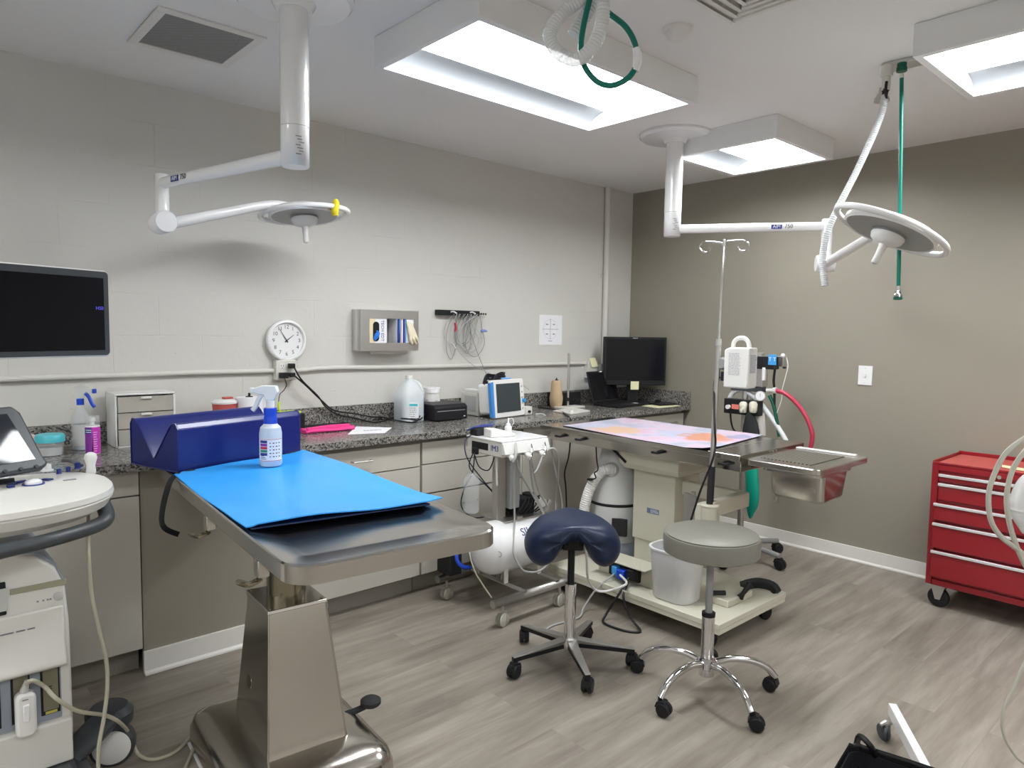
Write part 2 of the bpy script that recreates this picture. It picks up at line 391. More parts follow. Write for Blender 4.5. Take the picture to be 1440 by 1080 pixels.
struct('trim_1', B().box(-3.905, -3.285, -0.572, -0.545, 0, 0.871), M_greige, 0.001, 'greige panel closing the knee space under the counter', 'panel')
b = B().box(-3.908, -3.285, -0.586, -0.573, 0, 0.10); b.prism([(-0.5862, 0.0004), (-0.600, 0.0004), (-0.598, 0.010), (-0.5862, 0.018)], -3.9077, -3.2853, 'x')
struct('baseboard_left', b, M_trim, 0.0015, 'off-white baseboard on the greige panel under the counter', 'baseboard')
# painted conduit
b = B(); zc = 1.227
pts = [V((-6.6, -0.016, zc-0.02)), V((-5.0, -0.016, zc-0.008)), V((-4.3, -0.017, zc-.002)), V((-3.6, -0.016, zc+.004)), V((-3.088, -0.016, zc+.003))]
b.tube(pts, 0.013, 10, 6)
b.tube([V((-2.972, -0.016, zc)), V((-2.75, -0.017, zc+.010)), V((-2.3, -0.016, zc+.004)), V((-1.4, -0.016, zc-.002)), V((-0.56, -0.016, zc-.006))], 0.013, 10, 6)
struct('trim_2', b, mat('painted_conduit', (0.62, 0.605, 0.56), 0.5, var=0.02), 0, 'horizontal conduit painted like the block wall', 'conduit')
b = B().cyl((-0.345, -0.024, 1.012), (-0.345, -0.024, H), 0.024)
b.box(-0.385, -0.305, -0.012, -0.001, 1.9, 1.93)
struct('trim_3', b, MATS['painted_conduit'], 0, 'vertical painted pipe near the room corner', 'pipe')

# ============================================================ CEILING FIXTURES
M_lens = mat('lit_light_lens', (0.955, 0.98, 1.0), 0.5, emit=LAMP, var=0.0)
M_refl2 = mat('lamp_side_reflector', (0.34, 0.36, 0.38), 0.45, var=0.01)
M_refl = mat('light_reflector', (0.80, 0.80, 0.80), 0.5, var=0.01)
def troffer(x0, x1, y0, y1, zb, label, long_x=True, group=None):
    """surface box with a raised curved trough and a lit lens"""
    t = thing('ceiling_light', label, 'ceiling light', ((x0+x1)/2, (y0+y1)/2, zb), group)
    m = 0.028; b = B(); zt = H-0.0008
    # outer box (slightly splayed), bottom flange and inner faces as one ring
    out_t = [(x0-.0, y0), (x1, y0), (x1, y1), (x0, y1)]
    ring = [(x0, y0), (x1, y0), (x1, y1), (x0, y1)]; inn = [(x0+m, y0+m), (x1-m, y0+m), (x1-m, y1-m), (x0+m, y1-m)]
    vs = [(p[0], p[1], zt) for p in out_t]+[(p[0], p[1], zb) for p in ring]+[(p[0], p[1], zb) for p in inn]+[(p[0], p[1], zt) for p in inn]
    fs = []
    for k in range(4):
        n = (k+1) % 4; fs += [(k, n, 4+n, 4+k), (4+k, 4+n, 8+n, 8+k), (8+k, 8+n, 12+n, 12+k), (12+k, 12+n, n, k)]
    b.add(vs, fs); obj('housing', b, M_refl, t, 0.002)
    ix0, ix1, iy0, iy1 = x0+m, x1-m, y0+m, y1-m; zl = zb+0.075; s = 0.115
    rb = B()
    if long_x:
        lens = (ix0, ix1, iy0+s, iy1-s)
        for ya, yb in ((iy0, iy0+s), (iy1, iy1-s)):
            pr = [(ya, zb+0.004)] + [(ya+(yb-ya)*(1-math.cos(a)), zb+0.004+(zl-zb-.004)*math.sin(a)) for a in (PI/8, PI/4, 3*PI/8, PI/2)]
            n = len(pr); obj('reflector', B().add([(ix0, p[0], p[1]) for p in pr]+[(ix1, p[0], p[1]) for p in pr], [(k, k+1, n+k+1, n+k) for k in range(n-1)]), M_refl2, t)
    else:
        lens = (ix0+s, ix1-s, iy0, iy1)
        for xa, xb in ((ix0, ix0+s), (ix1, ix1-s)):
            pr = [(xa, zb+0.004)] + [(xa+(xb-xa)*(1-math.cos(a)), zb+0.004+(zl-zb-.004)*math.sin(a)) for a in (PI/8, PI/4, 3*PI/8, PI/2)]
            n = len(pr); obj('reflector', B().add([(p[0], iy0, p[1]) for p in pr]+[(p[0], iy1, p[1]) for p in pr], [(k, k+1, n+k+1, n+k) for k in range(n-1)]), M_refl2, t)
    
    obj('lens', B().box(lens[0], lens[1], lens[2], lens[3], zl-0.004, zl+0.002), M_lens, t)
    return t
troffer(-3.185, -1.915, -1.865, -1.215, 2.492, 'large rectangular lit ceiling light box above the room, nearest the first lamp column')
troffer(-1.175, -0.505, -1.86, -1.215, 2.492, 'small square lit ceiling light box near the greige wall, behind the far lamp column')
troffer(-1.815, -1.145, -3.98, -2.715, 2.492, 'lit ceiling light box cut off at the top right beside the hose bracket', False)
troffer(-5.9, -4.63, -4.65, -4.0, 2.492, 'unseen fill light box added overhead behind the viewer at left')  # added fixture behind the camera, out of view, for fill light
troffer(-3.6, -2.33, -5.6, -4.95, 2.492, 'unseen fill light box added overhead far behind the viewer at right')  # another added unseen fixture, brightens the room from behind
troffer(-6.3, -5.03, -2.0, -1.35, 2.492, 'unseen fill light box added at the left end of the room outside the picture')  # added out-of-view fixture, more fill from the left end

t = thing('air_vent', 'grey mesh return air vent in the ceiling at top left', 'air vent', (-3.69, -0.70, H-0.004))
x0, x1, y0, y1 = -3.89, -3.49, -0.915, -0.485
b = B().box(x0, x1, y0, y0+.035, H-0.008, H-.0005).box(x0, x1, y1-.035, y1, H-0.008, H-.0005).box(x0, x0+.035, y0+.035, y1-.035, H-0.008, H-.0005).box(x1-.035, x1, y0+.035, y1-.035, H-0.008, H-.0005)
obj('frame', b, M_trim, t, 0.001)
m, nt, bs = nodes_of('vent_mesh'); ck = nt.nodes.new('ShaderNodeTexChecker'); ck.inputs['Scale'].default_value = 160
ck.inputs['Color1'].default_value = (.33, .33, .33, 1); ck.inputs['Color2'].default_value = (.10, .10, .10, 1)
tc = nt.nodes.new('ShaderNodeTexCoord'); nt.links.new(tc.outputs['Object'], ck.inputs['Vector']); nt.links.new(ck.outputs[0], bs.inputs['Base Color'])
obj('grille', B().box(x0+.035, x1-.035, y0+.035, y1-.035, H-0.005, H-.001), m, t)

t = thing('air_diffuser', 'square white ceiling air diffuser cut by the top edge above the smoke detector', 'air vent', (-2.47, -2.42, H-.003))
for k, w_ in enumerate((0.16, 0.12, 0.08, 0.04)):
    b = B(); i0 = w_-0.018; z0 = H-0.010-0.004*k
    for s in (-1, 1):
        b.box(-2.47-w_, -2.47+w_, -2.42+s*w_-(.018 if s > 0 else 0), -2.42+s*w_+(0 if s > 0 else .018), z0, H-.0006)
        b.box(-2.47+s*w_-(.018 if s > 0 else 0), -2.47+s*w_+(0 if s > 0 else .018), -2.42-i0, -2.42+i0, z0, H-.0006)
    obj('vane', b, M_trim, t, 0.002)

c = V((-2.40, -2.09, H-.0005))
t = thing('smoke_detector', 'round white smoke detector dome on the ceiling right of the coiled hose', 'smoke detector', c)
obj('base', B().lathe([(0.056, 0), (0.056, -0.008), (0.052, -0.010)], c), M_trim, t)
obj('dome', B().lathe([(0.048, -0.010), (0.045, -0.022), (0.035, -0.036), (0.018, -0.043), (1e-6, -0.044)], c), M_trim, t)
b = B()
for s in (-1, 1): b.ball(c+V((s*.03*.74, -s*.03*.67, -0.030)), 0.008, 10)
obj('sensor', b, M_lgrey, t)

# ============================================================ SURGICAL LIGHTS
def surgical_light(cx, cy, J, zk, L, nrm, R, label, tape=False):
    t = thing('surgical_light', label, 'surgical light', (cx, cy, H-.001))
    obj('canopy', B().lathe([(0.205, 0), (0.205, -0.012), (0.190, -0.026), (0.075, -0.030), (0.06, -0.055)], (cx, cy, H-.001), seg=48), M_white, t)
    col = obj('column', B().cyl((cx, cy, H-.03), (cx, cy, 2.165), 0.0495, seg=40).cyl((cx, cy, 2.164), (cx, cy, 2.032), 0.0485, seg=40).lathe([(0.0485, 0), (0.044, -.004), (1e-6, -.004)], (cx, cy, 2.032), seg=40), M_white, t)
    toc = (CAM-V((cx, cy, 2.1))); toc.z = 0; toc.normalize(); side = V((-toc.y, toc.x, 0))
    b = B()
    for k in range(7):
        a = 0.25+0.11*(k % 3); zz = 2.125-0.010*k
        d = (toc*math.cos(a)+side*math.sin(a)*1)
        p = V((cx, cy, zz))+d*0.0489
        b.at(basis(p, d.cross(V((0, 0, 1))), (0, 0, 1), d)).box(-.010+(k % 2)*.003, .010, -.0016, .0016, -.0004, .0004)
    b.at(None); obj('rating_label', b, M_greyink, col)
    # first arm
    a0 = V((cx, cy, J.z)); d = (J-a0).normalized()
    a = B().cyl(a0+d*0.04, J, 0.0265, 0.0235, seg=28)
    arm = obj('upper_arm', a, M_white, t)
    # badge on the side of the arm that faces the room
    up = V((0, 0, 1)); side = d.cross(up).normalized()
    if side.dot(CAM-J) < 0: side = -side
    read = up.cross(side).normalized()           # reading direction
    k = 0.80 if tape else 0.72; pc = a0+(J-a0)*k+side*0.0250
    Mx = basis(pc, read, up, side)
    obj('badge', B().at(Mx).box(-0.060, -0.004, -0.012, 0.012, -0.002, 0.0012), M_navyprint, arm)
    obj('badge_lettering', B().text('AIM', 0.024, Mx @ Matrix.Translation((-.032, 0, .0014))), M_paper, arm)
    obj('model_number', B().text('750', 0.030, Mx @ Matrix.Translation((.032, 0, -.0002))), M_ink, arm)
    # elbow
    b = B().cyl(J+V((0, 0, .034)), (J.x, J.y, zk+.03), 0.029, seg=28).lathe([(0.029, 0), (.026, .004), (1e-6, .005)], J+V((0, 0, .034)), seg=28)
    obj('elbow', b, M_white, t)
    K = V((J.x, J.y, zk))
    ld = (L-K); ld.z = 0; ld.normalize(); hx = ld.cross(up).normalized()
    if hx.dot(CAM-K) < 0: hx = -hx
    b = B().cyl(K-hx*0.045, K+hx*0.045, 0.047, seg=32).lathe([(0.047, 0), (0.043, .006), (1e-6, .007)], K+hx*.045, hx, seg=32)
    obj('spring_joint', b, M_white, t)
    # lamp frame: z = out of the lit face
    z = V(nrm).normalized()
    back = L - z*0.035; E = back - ld*(R*0.9)
    b = B().tube([K+ld*.03, K+(E-K)*.5, E-ld*.02, back-ld*R*.3], 0.02, 16, 6, rs=[.025, .023, .020, .018])
    obj('lower_arm', b, M_white, t)
    ax = (RIGHT - z*RIGHT.dot(z)).normalized(); ay = z.cross(ax)
    Ml = basis(L, ax, ay, z)
    head = obj('lamp_head', B().at(Ml).lathe([(1e-6, -0.055), (.07, -0.055), (.11, -.042), (R*.93, -0.028), (R, -0.016), (R, 0.0), (R*.955, 0.008), (R*.92, 0.004)], seg=64), M_white, t)
    obj('lamp_face', B().at(Ml).lathe([(R*.925, 0.002), (R*.925, 0.0045), (1e-6, .0046)], seg=64), mat('grey_lamp_face', (0.30, 0.30, 0.29), 0.3, var=0.03), head)
    hub = obj('hub', B().at(Ml).lathe([(.062, .004), (.064, .018), (.058, .034), (.042, .046), (.024, .052), (1e-6, .053)], seg=40), M_wplas, head)
    obj('hub_ring', B().at(Ml).lathe([(.066, .003), (.066, .012), (.060, .0125)], seg=40), M_grey, hub)
    obj('handle', B().at(Ml).lathe([(.019, .05), (.015, .062), (.0125, .095), (.0135, .125), (.010, .131), (1e-6, .132)], seg=24), M_wplas, head)
    # bent tube handle running round the head and standing off at both ends
    pts = []
    for k in range(32):
        a_ = 2*PI*k/32; pts.append(Ml @ V((R*1.27*math.copysign(abs(math.cos(a_))**.92, math.cos(a_)), R*.99*math.copysign(.95*abs(math.sin(a_))**1.15, math.sin(a_)), -.010)))
    obj('grip_loop', B().tube(pts, 0.0125, 14, 2, closed=True), M_white, head)
    if tape:
        q = Ml @ V((R*1.05, -R*.50, -.03)) if (Ml @ V((0, -1, 0))-CAM).length < (Ml @ V((0, 1, 0))-CAM).length else Ml @ V((R*1.05, R*.50, -.03))
        b = B().tube([q+V((0, 0, .014)), q+V((.002, -.004, -.01)), q+V((-.004, -.002, -.035)), q+V((.0, 0, -.062))], .024, 12, 4, rs=[.012, .020, .022, .024, .018], flat=.75)
        obj('yellow_tape', b, M_yellow, head)
    return t
L1 = at(428, 304, y=-0.42); L2 = at(1251, 327, d=2.75)
n1 = (-UP*0.99+RIGHT*0.08-FWD*0.02)
n2 = (-UP*0.91-RIGHT*0.42+FWD*0.10)
surgical_light(-3.57, -1.33, V((-3.76, -0.45, 2.07)), 1.905, L1, n1, 0.168, 'white surgical light hanging over the blue-topped table, yellow tape on its head', True)
surgical_light(-1.22, -1.26, V((-0.76, -1.96, 2.07)), 1.865, L2, n2, 0.178, 'white surgical light tilted beside the hanging green hose at right')

# ============================================================ HOSE DROPS
def corrugated(pts, r, n=14, pitch=.008, amp=.12):
    P = spline([V(p) for p in pts], n); Q = [P[0]]; acc = 0; out = [P[0]]
    L = 0
    for a, b_ in zip(P, P[1:]): L += (b_-a).length
    N = max(8, int(L/(pitch/2))); step = L/N; cur = 0; i = 0; pos = P[0].copy(); res = [pos]
    d = 0; target = step
    for a, b_ in zip(P, P[1:]):
        l = (b_-a).length
        while l > 1e-9 and d+l >= target-1e-9 and len(res) < N+1:
            res.append(a+(b_-a)*((target-d)/l)); target += step
        d += l
    return res, [r*(1+amp*(1 if k % 2 else -1)) for k in range(len(res))]
def corr_tube(b, pts, r, pitch=.008, amp=.1, seg=12):
    P, R = corrugated(pts, r, pitch=pitch, amp=amp)
    s = B(); n = len(P); b.tube(P, 0, seg, rs=None) if False else None
    vs = []; pu = None
    for i in range(n):
        a = (P[min(i+1, n-1)]-P[max(i-1, 0)]).normalized()
        u = frame(a)[0] if pu is None else (pu-a*pu.dot(a)).normalized()
        pu = u; w_ = a.cross(u)
        for k in range(seg):
            t = 2*PI*k/seg; vs.append(P[i]+u*(R[i]*math.cos(t))+w_*(R[i]*math.sin(t)))
    fs = [(i*seg+k, i*seg+(k+1) % seg, (i+1)*seg+(k+1) % seg, (i+1)*seg+k) for i in range(n-1) for k in range(seg)]
    fs += [tuple(range(seg-1, -1, -1)), tuple((n-1)*seg+k for k in range(seg))]
    b.add(vs, fs); return b
# far drop: bracket, white scavenger hose, green hose
P = lambda x, y, d: at(x, y, d=d)
pc = at(1272, 88, z=H-.02)
t = thing('hose_bracket', 'small metal gas outlet bracket on the ceiling beside the top right light', 'bracket', (pc.x, pc.y, H))
a, b2 = at(1250, 96, z=H-.012), at(1300, 84, z=H-.012)
dx = (b2-a).normalized(); dy = V((0, 0, 1)).cross(dx)
Mb = basis((a+b2)/2, dx, dy, (0, 0, 1)); ln = (b2-a).length
obj('plate', B().at(Mb).box(-ln/2-.01, ln/2+.01, -.045, .045, -.006, .0115), M_alu, t, 0.002)
va = at(1247, 106, z=H-.05); vg = at(1268, 100, z=H-.05)
obj('vacuum_outlet', B().cyl((va.x, va.y, H-.012), (va.x, va.y, H-.055), .024).cyl((va.x, va.y, H-.055), (va.x-.004, va.y, H-.115), .017), M_offw, t)
ob = obj('oxygen_outlet', B().cyl((vg.x, vg.y, H-.018), (vg.x, vg.y, H-.03), .018).cyl((vg.x, vg.y, H-.035), (vg.x, vg.y, H-.052), .020), M_dgreen, t)
obj('lever', B().tube([(va.x-.025, va.y-.01, H-.085), (va.x-.034, va.y-.012, H-.115), (va.x-.014, va.y-.008, H-.15)], .006, 8, 4), M_black, t)
dv = (va-CAM).dot(FWD); dg = (vg-CAM).dot(FWD)
th = thing('suction_hose', 'clear ribbed white hose hanging from the far ceiling bracket', 'hose', (va.x, va.y, H-.1))
obj('cuff', B().cyl(P(1247, 113, dv), P(1245, 128, dv), .0145).cyl(P(1245, 128, dv), P(1244, 134, dv), .012), M_black, th)
b = B(); corr_tube(b, [P(1244, 134, dv), P(1241, 155, dv), P(1228, 190, dv), P(1205, 240, dv), P(1182, 285, dv), P(1166, 320, dv+.02), P(1158, 350, dv+.04), P(1157, 375, dv+.04), P(1160, 402, dv+.03)], .0135, pitch=.009, amp=.07)
obj('corrugated_hose', b, M_clear, th)
tg = thing('oxygen_hose', 'straight green hose with a metal end fitting hanging from the far ceiling bracket', 'hose', (vg.x, vg.y, H-.05))
obj('collar', B().cyl(P(1268, 104, dg), P(1268, 110, dg), .008), M_offw, tg)
obj('tubing', B().tube([P(1268, 109, dg), P(1267, 200, dg), P(1265, 320, dg), P(1263.5, 402, dg)], .0078, 12, 10), M_green, tg)
q = P(1263.5, 402, dg)
obj('fitting', B().lathe([(.006, 0), (.006, -.018), (.011, -.02), (.012, -.032), (.016, -.036), (.017, -.044), (.010, -.046)], q), M_chrome, tg)
obj('fitting_ring', B().lathe([(.017, -.046), (.0175, -.056), (.009, -.058)], q), M_dgreen, tg)
q = at(1241, 138, z=H-.10)
t = thing('sprinkler_head', 'small silver fire sprinkler on the ceiling behind the white hose', 'sprinkler', (q.x, q.y, H))
qq = at(1240, 142, z=H-.06)
obj('escutcheon', B().lathe([(.012, 0), (.014, -.02), (.03, -.045), (.034, -.062), (.028, -.060), (.01, -.03)], (qq.x, qq.y, H-.001)), M_alu, t)

# near drop: coiled up hoses cut off by the top edge
D = 1.72
hx = at(838, 0, d=D); 
th = thing('coiled_suction_hose', 'fat white ribbed hose looped up in a coil at the top edge of the picture', 'hose', (hx.x, hx.y, H))
b = B()
corr_tube(b, [V((hx.x, hx.y, H-.06)), P(838, -60, D), P(818, -5, D), P(790, 20, D), P(773, 48, D), P(783, 72, D-.01), P(808, 84, D-.02), P(830, 70, D-.03), P(845, 40, D-.03), P(848, 0, D-.03), P(842, -20, D)], .0165, pitch=.008, amp=.05)
obj('corrugated_hose', b, M_clear, th)
b = B(); corr_tube(b, [P(836, -20, D+.01), P(832, 5, D+.02), P(806, 50, D+.03)], .0165, pitch=.008, amp=.08); obj('hose_end', b, M_clear, th)
hp = at(836, -185, d=D)
obj('ceiling_outlet', B().lathe([(.045, 0), (.045, -.012), (.024, -.014), (.02, -.07)], (hx.x, hx.y, H-.001)), M_offw, th)
tg = thing('coiled_oxygen_hose', 'green hose coiled in a loop with white tape at the top edge of the picture', 'hose', (hx.x+.05, hx.y, H))
obj('tubing', B().tube([V((hx.x+.07, hx.y-.03, H-.03)), P(845, -60, D), P(828, 4, D+.0), P(820, 40, D+.0), P(817, 70, D+.0), P(823, 95, D), P(840, 115, D), P(862, 120, D), P(885, 108, D), P(895, 88, D), P(893, 62, D), P(880, 38, D), P(858, 20, D+.01), P(846, 8, D+.02), P(840, -20, D+.02)], .0072, 12, 8), M_green, tg)
obj('tape', B().tube([P(894.5, 68, D), P(897, 80, D), P(896, 90, D), P(893, 100, D)], .0105, 10, 3, rs=[.009, .011, .0105, .009]), M_paper, tg)
obj('ceiling_outlet', B().lathe([(.03, 0), (.03, -.014), (.015, -.016), (.012, -.04)], (hx.x+.07, hx.y-.03, H-.001)), M_dgreen, tg)

# ============================================================ COUNTER
b = B().box(-6.65, -0.0015, -0.622, -0.0015, 0.873, 0.910)
b.box(-6.65, -0.022, -0.0215, -0.0015, 0.911, 1.012).box(-0.0215, -0.0015, -0.622, -0.0015, 0.911, 1.012)
tag(obj('countertop', b, M_gran, None, 0.0015), 'long grey speckled granite countertop with backsplash along the block wall', 'countertop')
def cabinet(x0, x1, fronts, label, handles=()):
    """fronts: (kind, x0, x1, z0, z1, out)"""
    t = thing('base_cabinet', label, 'cabinet', ((x0+x1)/2, -0.30, 0), None)
    b = B().box(x0+.001, x1-.001, -0.560, -0.004, 0.108, 0.8715).box(x0+.001, x1-.001, -0.502, -0.488, 0.0, 0.1075)
    obj('body', b, mat('cabinet_carcass', (0.30, 0.28, 0.245), 0.5, var=.02), t)
    for kind, a, c, z0, z1, out in fronts:
        o = obj(kind, B().box(a+.0025, c-.0025, -0.580-out, -0.5605, z0, z1), M_cab, t, 0.001)
        for hx_, hz in handles:
            if a < hx_ < c and z0 < hz < z1:
                y = -0.580-out
                hb = B().tube([(hx_-.055, y, hz), (hx_-.055, y-.026, hz), (hx_+.055, y-.026, hz), (hx_+.055, y, hz)], .0045, 8)
                obj('handle', hb, M_alu, o)
    return t
cabinet(-4.80, -3.908, [('drawer', -4.80, -3.908, .770, .866, 0), ('door', -4.80, -3.908, .115, .764, 0)], 'greige cabinet behind the white ultrasound machine, left of the panel')
cabinet(-3.283, -2.512, [('drawer', -3.283, -2.512, .722, .846, 0), ('door', -3.283, -2.512, .112, .716, 0)], 'greige cabinet with one bar-handled drawer behind the blue-topped table', [(-2.878, .792)])
cabinet(-2.510, -1.752, [('drawer', -2.505, -1.752, .730, .850, 0.004), ('drawer', -2.505, -1.752, .566, .724, 0.004), ('drawer', -2.505, -1.752, .112, .558, 0)], 'greige cabinet with three drawers behind the white compressor cart', [(-2.162, .475)])
cabinet(-1.750, -1.002, [('door', -1.750, -1.002, .112, .866, 0)], 'greige cabinet between the compressor cart and the cream table')
cabinet(-1.000, -0.030, [('drawer', -1.0, -.53, .70, .846, 0), ('drawer', -.53, -0.03, .70, .846, 0), ('door', -1.0, -.53, .112, .694, 0), ('door', -.53, -0.03, .112, .694, 0)], 'greige end cabinet in the corner under the black monitor', [(-.20, .785), (-.765, .785)])

# ============================================================ WALL THINGS
# clock
cc = V((-3.020, -0.0, 1.394))
t = thing('wall_clock', 'round white wall clock with black numerals above the outlet', 'clock', cc)
yf = -0.040
obj('case', B().lathe([(0.108, 0.001), (0.113, .012), (0.113, .034), (0.108, .041), (0.101, .043), (0.096, .038), (0.0945, .028)], cc, (0, -1, 0), 56), M_white, t)
face = obj('face', B().lathe([(0.096, .020), (0.096, .0275), (1e-6, .0275)], cc, (0, -1, 0), 48), M_paper, t)
b = B()
for k in range(1, 13):
    a = PI/2-k*PI/6
    b.text(str(k), 0.029, wallA_M(cc.x+.074*math.cos(a), -0.0279, cc.z+.074*math.sin(a)), .0003)
obj('numerals', b, M_ink, face)
def hand(deg, l, w_, y):
    a = math.radians(90-deg); d = V((math.cos(a), 0, math.sin(a))); n = V((-d.z, 0, d.x))
    c0 = V((cc.x, y, cc.z))
    return B().hexa([c0-d*.012-n*w_, c0+d*l-n*w_*.4, c0+d*l+n*w_*.4, c0-d*.012+n*w_], [c0-d*.012-n*w_+V((0, -.001, 0)), c0+d*l-n*w_*.4+V((0, -.001, 0)), c0+d*l+n*w_*.4+V((0, -.001, 0)), c0-d*.012+n*w_+V((0, -.001, 0))])
obj('hour_hand', hand(53, .052, .0028, -.030), M_ink, t); obj('minute_hand', hand(327, .076, .0024, -.032), M_ink, t)
obj('centre_pin', B().lathe([(.004, .0275), (.004, .034), (1e-6, .035)], cc, (0, -1, 0), 12), M_ink, t)

# outlets
t = thing('wall_outlet', 'white double outlet box with plugged cords right under the clock', 'outlet', (-3.03, 0, 1.23))
obj('box', B().box(-3.088, -2.972, -0.046, -0.001, 1.178, 1.288), M_offw, t, .004)
b = B()
for sx in (-1, 1):
    for sz in (-1, 1): b.box(-3.03+sx*.025-.016, -3.03+sx*.025+.016, -.0485, -.046, 1.233+sz*.024-.014, 1.233+sz*.024+.014)
obj('sockets', b, M_wplas, t, .001)
b = B()
for sx, sz in ((-1, 1),):
    for k in (-1, 1): b.box(-3.055+k*.006-.001, -3.055+k*.006+.001, -.0489, -.0484, 1.252, 1.262)
    b.box(-3.057, -3.053, -.0489, -.0484, 1.244, 1.248)
obj('slots', b, M_ink, t)
t = thing('power_adapter', 'square black power adapter in the lower left socket under the clock', 'plug', (-3.055, -.05, 1.205))
obj('body', B().box(-3.076, -3.034, -.082, -.0486, 1.190, 1.222), M_black, t, .003)
q0 = V((-3.052, -.07, 1.190))
obj('cord', B().tube([q0, at(403, 541, y=-.06), at(399, 549, y=-.05), at(393, 556, y=-.05), at(392, 575, y=-.06), at(396, 592, y=-.10)], .0022, 8, 6), M_black, t)
gs = 'black power cords along the backsplash'
def onc(px, py, dy=0):
    p = at(px, py, z=.917)
    if p.y > -.05-dy: p = at(px, py, y=-.05-dy); p.z = max(p.z, .917)
    return p
t = thing('black_power_cable', 'black power cord from the upper socket under the clock to the dark box', 'cord', (-3.0, -.05, 1.25), gs)
obj('plug', B().box(-3.026, -2.992, -.078, -.0486, 1.243, 1.270), M_black, t, .004)
obj('cable', B().tube([(-3.0, -.07, 1.255), at(424, 534, y=-.08), at(447, 557, y=-.07), at(458, 572, y=-.06), onc(475, 583), onc(500, 588), onc(527, 594), onc(552, 588), at(572, 589, y=-.29), at(590, 590, y=-.27), V((-2.225, -.20, .95))], .0045, 8, 8), M_black, t)
t = thing('black_power_cable', 'black power cord from the lower right socket under the clock to the dark box', 'cord', (-3.0, -.05, 1.2), gs)
obj('plug', B().box(-3.022, -2.990, -.075, -.0486, 1.196, 1.220), M_black, t, .004)
obj('cable', B().tube([(-2.998, -.068, 1.205), at(430, 542, y=-.07), at(452, 563, y=-.06), onc(470, 577), onc(500, 582), onc(522, 586), onc(540, 587), at(562, 592, y=-.31), at(584, 593, y=-.31), V((-2.225, -.18, .97))], .0045, 8, 8), M_black, t)

# glove dispenser
gx0, gx1, gz0, gz1, gy = -2.605, -2.200, 1.335, 1.578, -0.102
t = thing('glove_dispenser', 'stainless steel glove box dispenser on the block wall right of the clock', 'dispenser', ((gx0+gx1)/2, 0, gz0))
wx0, wx1, wz0, wz1 = -2.545, -2.235, 1.383, 1.527
b = B().box(gx0, wx0, gy, gy+.003, gz0, gz1).box(wx1, gx1, gy, gy+.003, gz0, gz1).box(wx0, wx1, gy, gy+.003, gz0, wz0).box(wx0, wx1, gy, gy+.003, wz1, gz1)
b.box(gx0, gx0+.003, gy+.003, -.001, gz0, gz1).box(gx1-.003, gx1, gy+.003, -.001, gz0, gz1).box(gx0+.003, gx1-.003, gy+.003, -.001, gz0, gz0+.003).box(gx0+.003, gx1-.003, gy+.003, -.001, gz1-.003, gz1)
b.box(gx0+.003, gx1-.003, -.004, -.001, gz0+.003, gz1-.003).box(-2.53, -2.27, gy+.02, gy+.022, gz0-.018, gz0)
obj('steel_case', b, M_alu, t)
t = thing('glove_box', 'white and yellow glove box with blue gloves in the steel dispenser', 'box of gloves', (-2.50, -.05, gz0+.004))
bx0, bx1, by = -2.585, -2.425, gy+.0045
obj('carton', B().box(bx0, bx1, by, -.006, gz0+.004, 1.560), M_paper, t, .001)
b = B().box(bx0+.002, -2.505, by-.0006, by, 1.345, 1.555)
obj('printed_panel', b, M_creamprint, t)
b = B().prism(rounded(-2.520, -2.478, 1.392, 1.508, .0205), by-.0014, by-.0004, 'y'); obj('opening', b, M_black, t)
b = B().tube([(-2.512, by-.004, 1.40), (-2.50, by-.008, 1.425), (-2.488, by-.004, 1.44), (-2.497, by-.003, 1.455)], .012, 8, 4, rs=[.009, .015, .012, .004]); obj('blue_gloves', b, M_blueglove, t)
b = B().text('TECH EDT', .027, wallA_M(-2.455, by-.0006, 1.455) @ Matrix.Rotation(-PI/2, 4, 'Z'), .0003); obj('lettering', b, M_navyprint, t)
t = thing('glove_box', 'blue striped glove box with cream gloves in the steel dispenser', 'box of gloves', (-2.27, -.05, gz0+.004))
obj('carton', B().box(-2.355, -2.207, by, -.006, gz0+.004, 1.555), M_paper, t, .001)
b = B()
for k, (xa, xb, mi) in enumerate(((-2.353, -2.338, 0), (-2.338, -2.329, 1), (-2.327, -2.322, 2), (-2.312, -2.296, 0), (-2.294, -2.287, 1))):
    b.mat(mi).box(xa, xb, by-.0008, by, 1.342, 1.553)
obj('printed_stripes', b, [M_navyprint, M_skyblue, M_redprint], t)
b = B()
for k in range(5): b.tube([(-2.285+.008*k, by-.004, 1.515-.004*k), (-2.275+.010*k, by-.014, 1.46-.006*k), (-2.262+.008*k-.015*(k % 2), by-.016-.003*k, 1.395+.004*k), (-2.25+.010*k, by-.012, 1.375+.010*(k % 3))], .011, 8, 4, rs=[.006, .012, .009, .005])
obj('cream_gloves', b, M_latex, t)

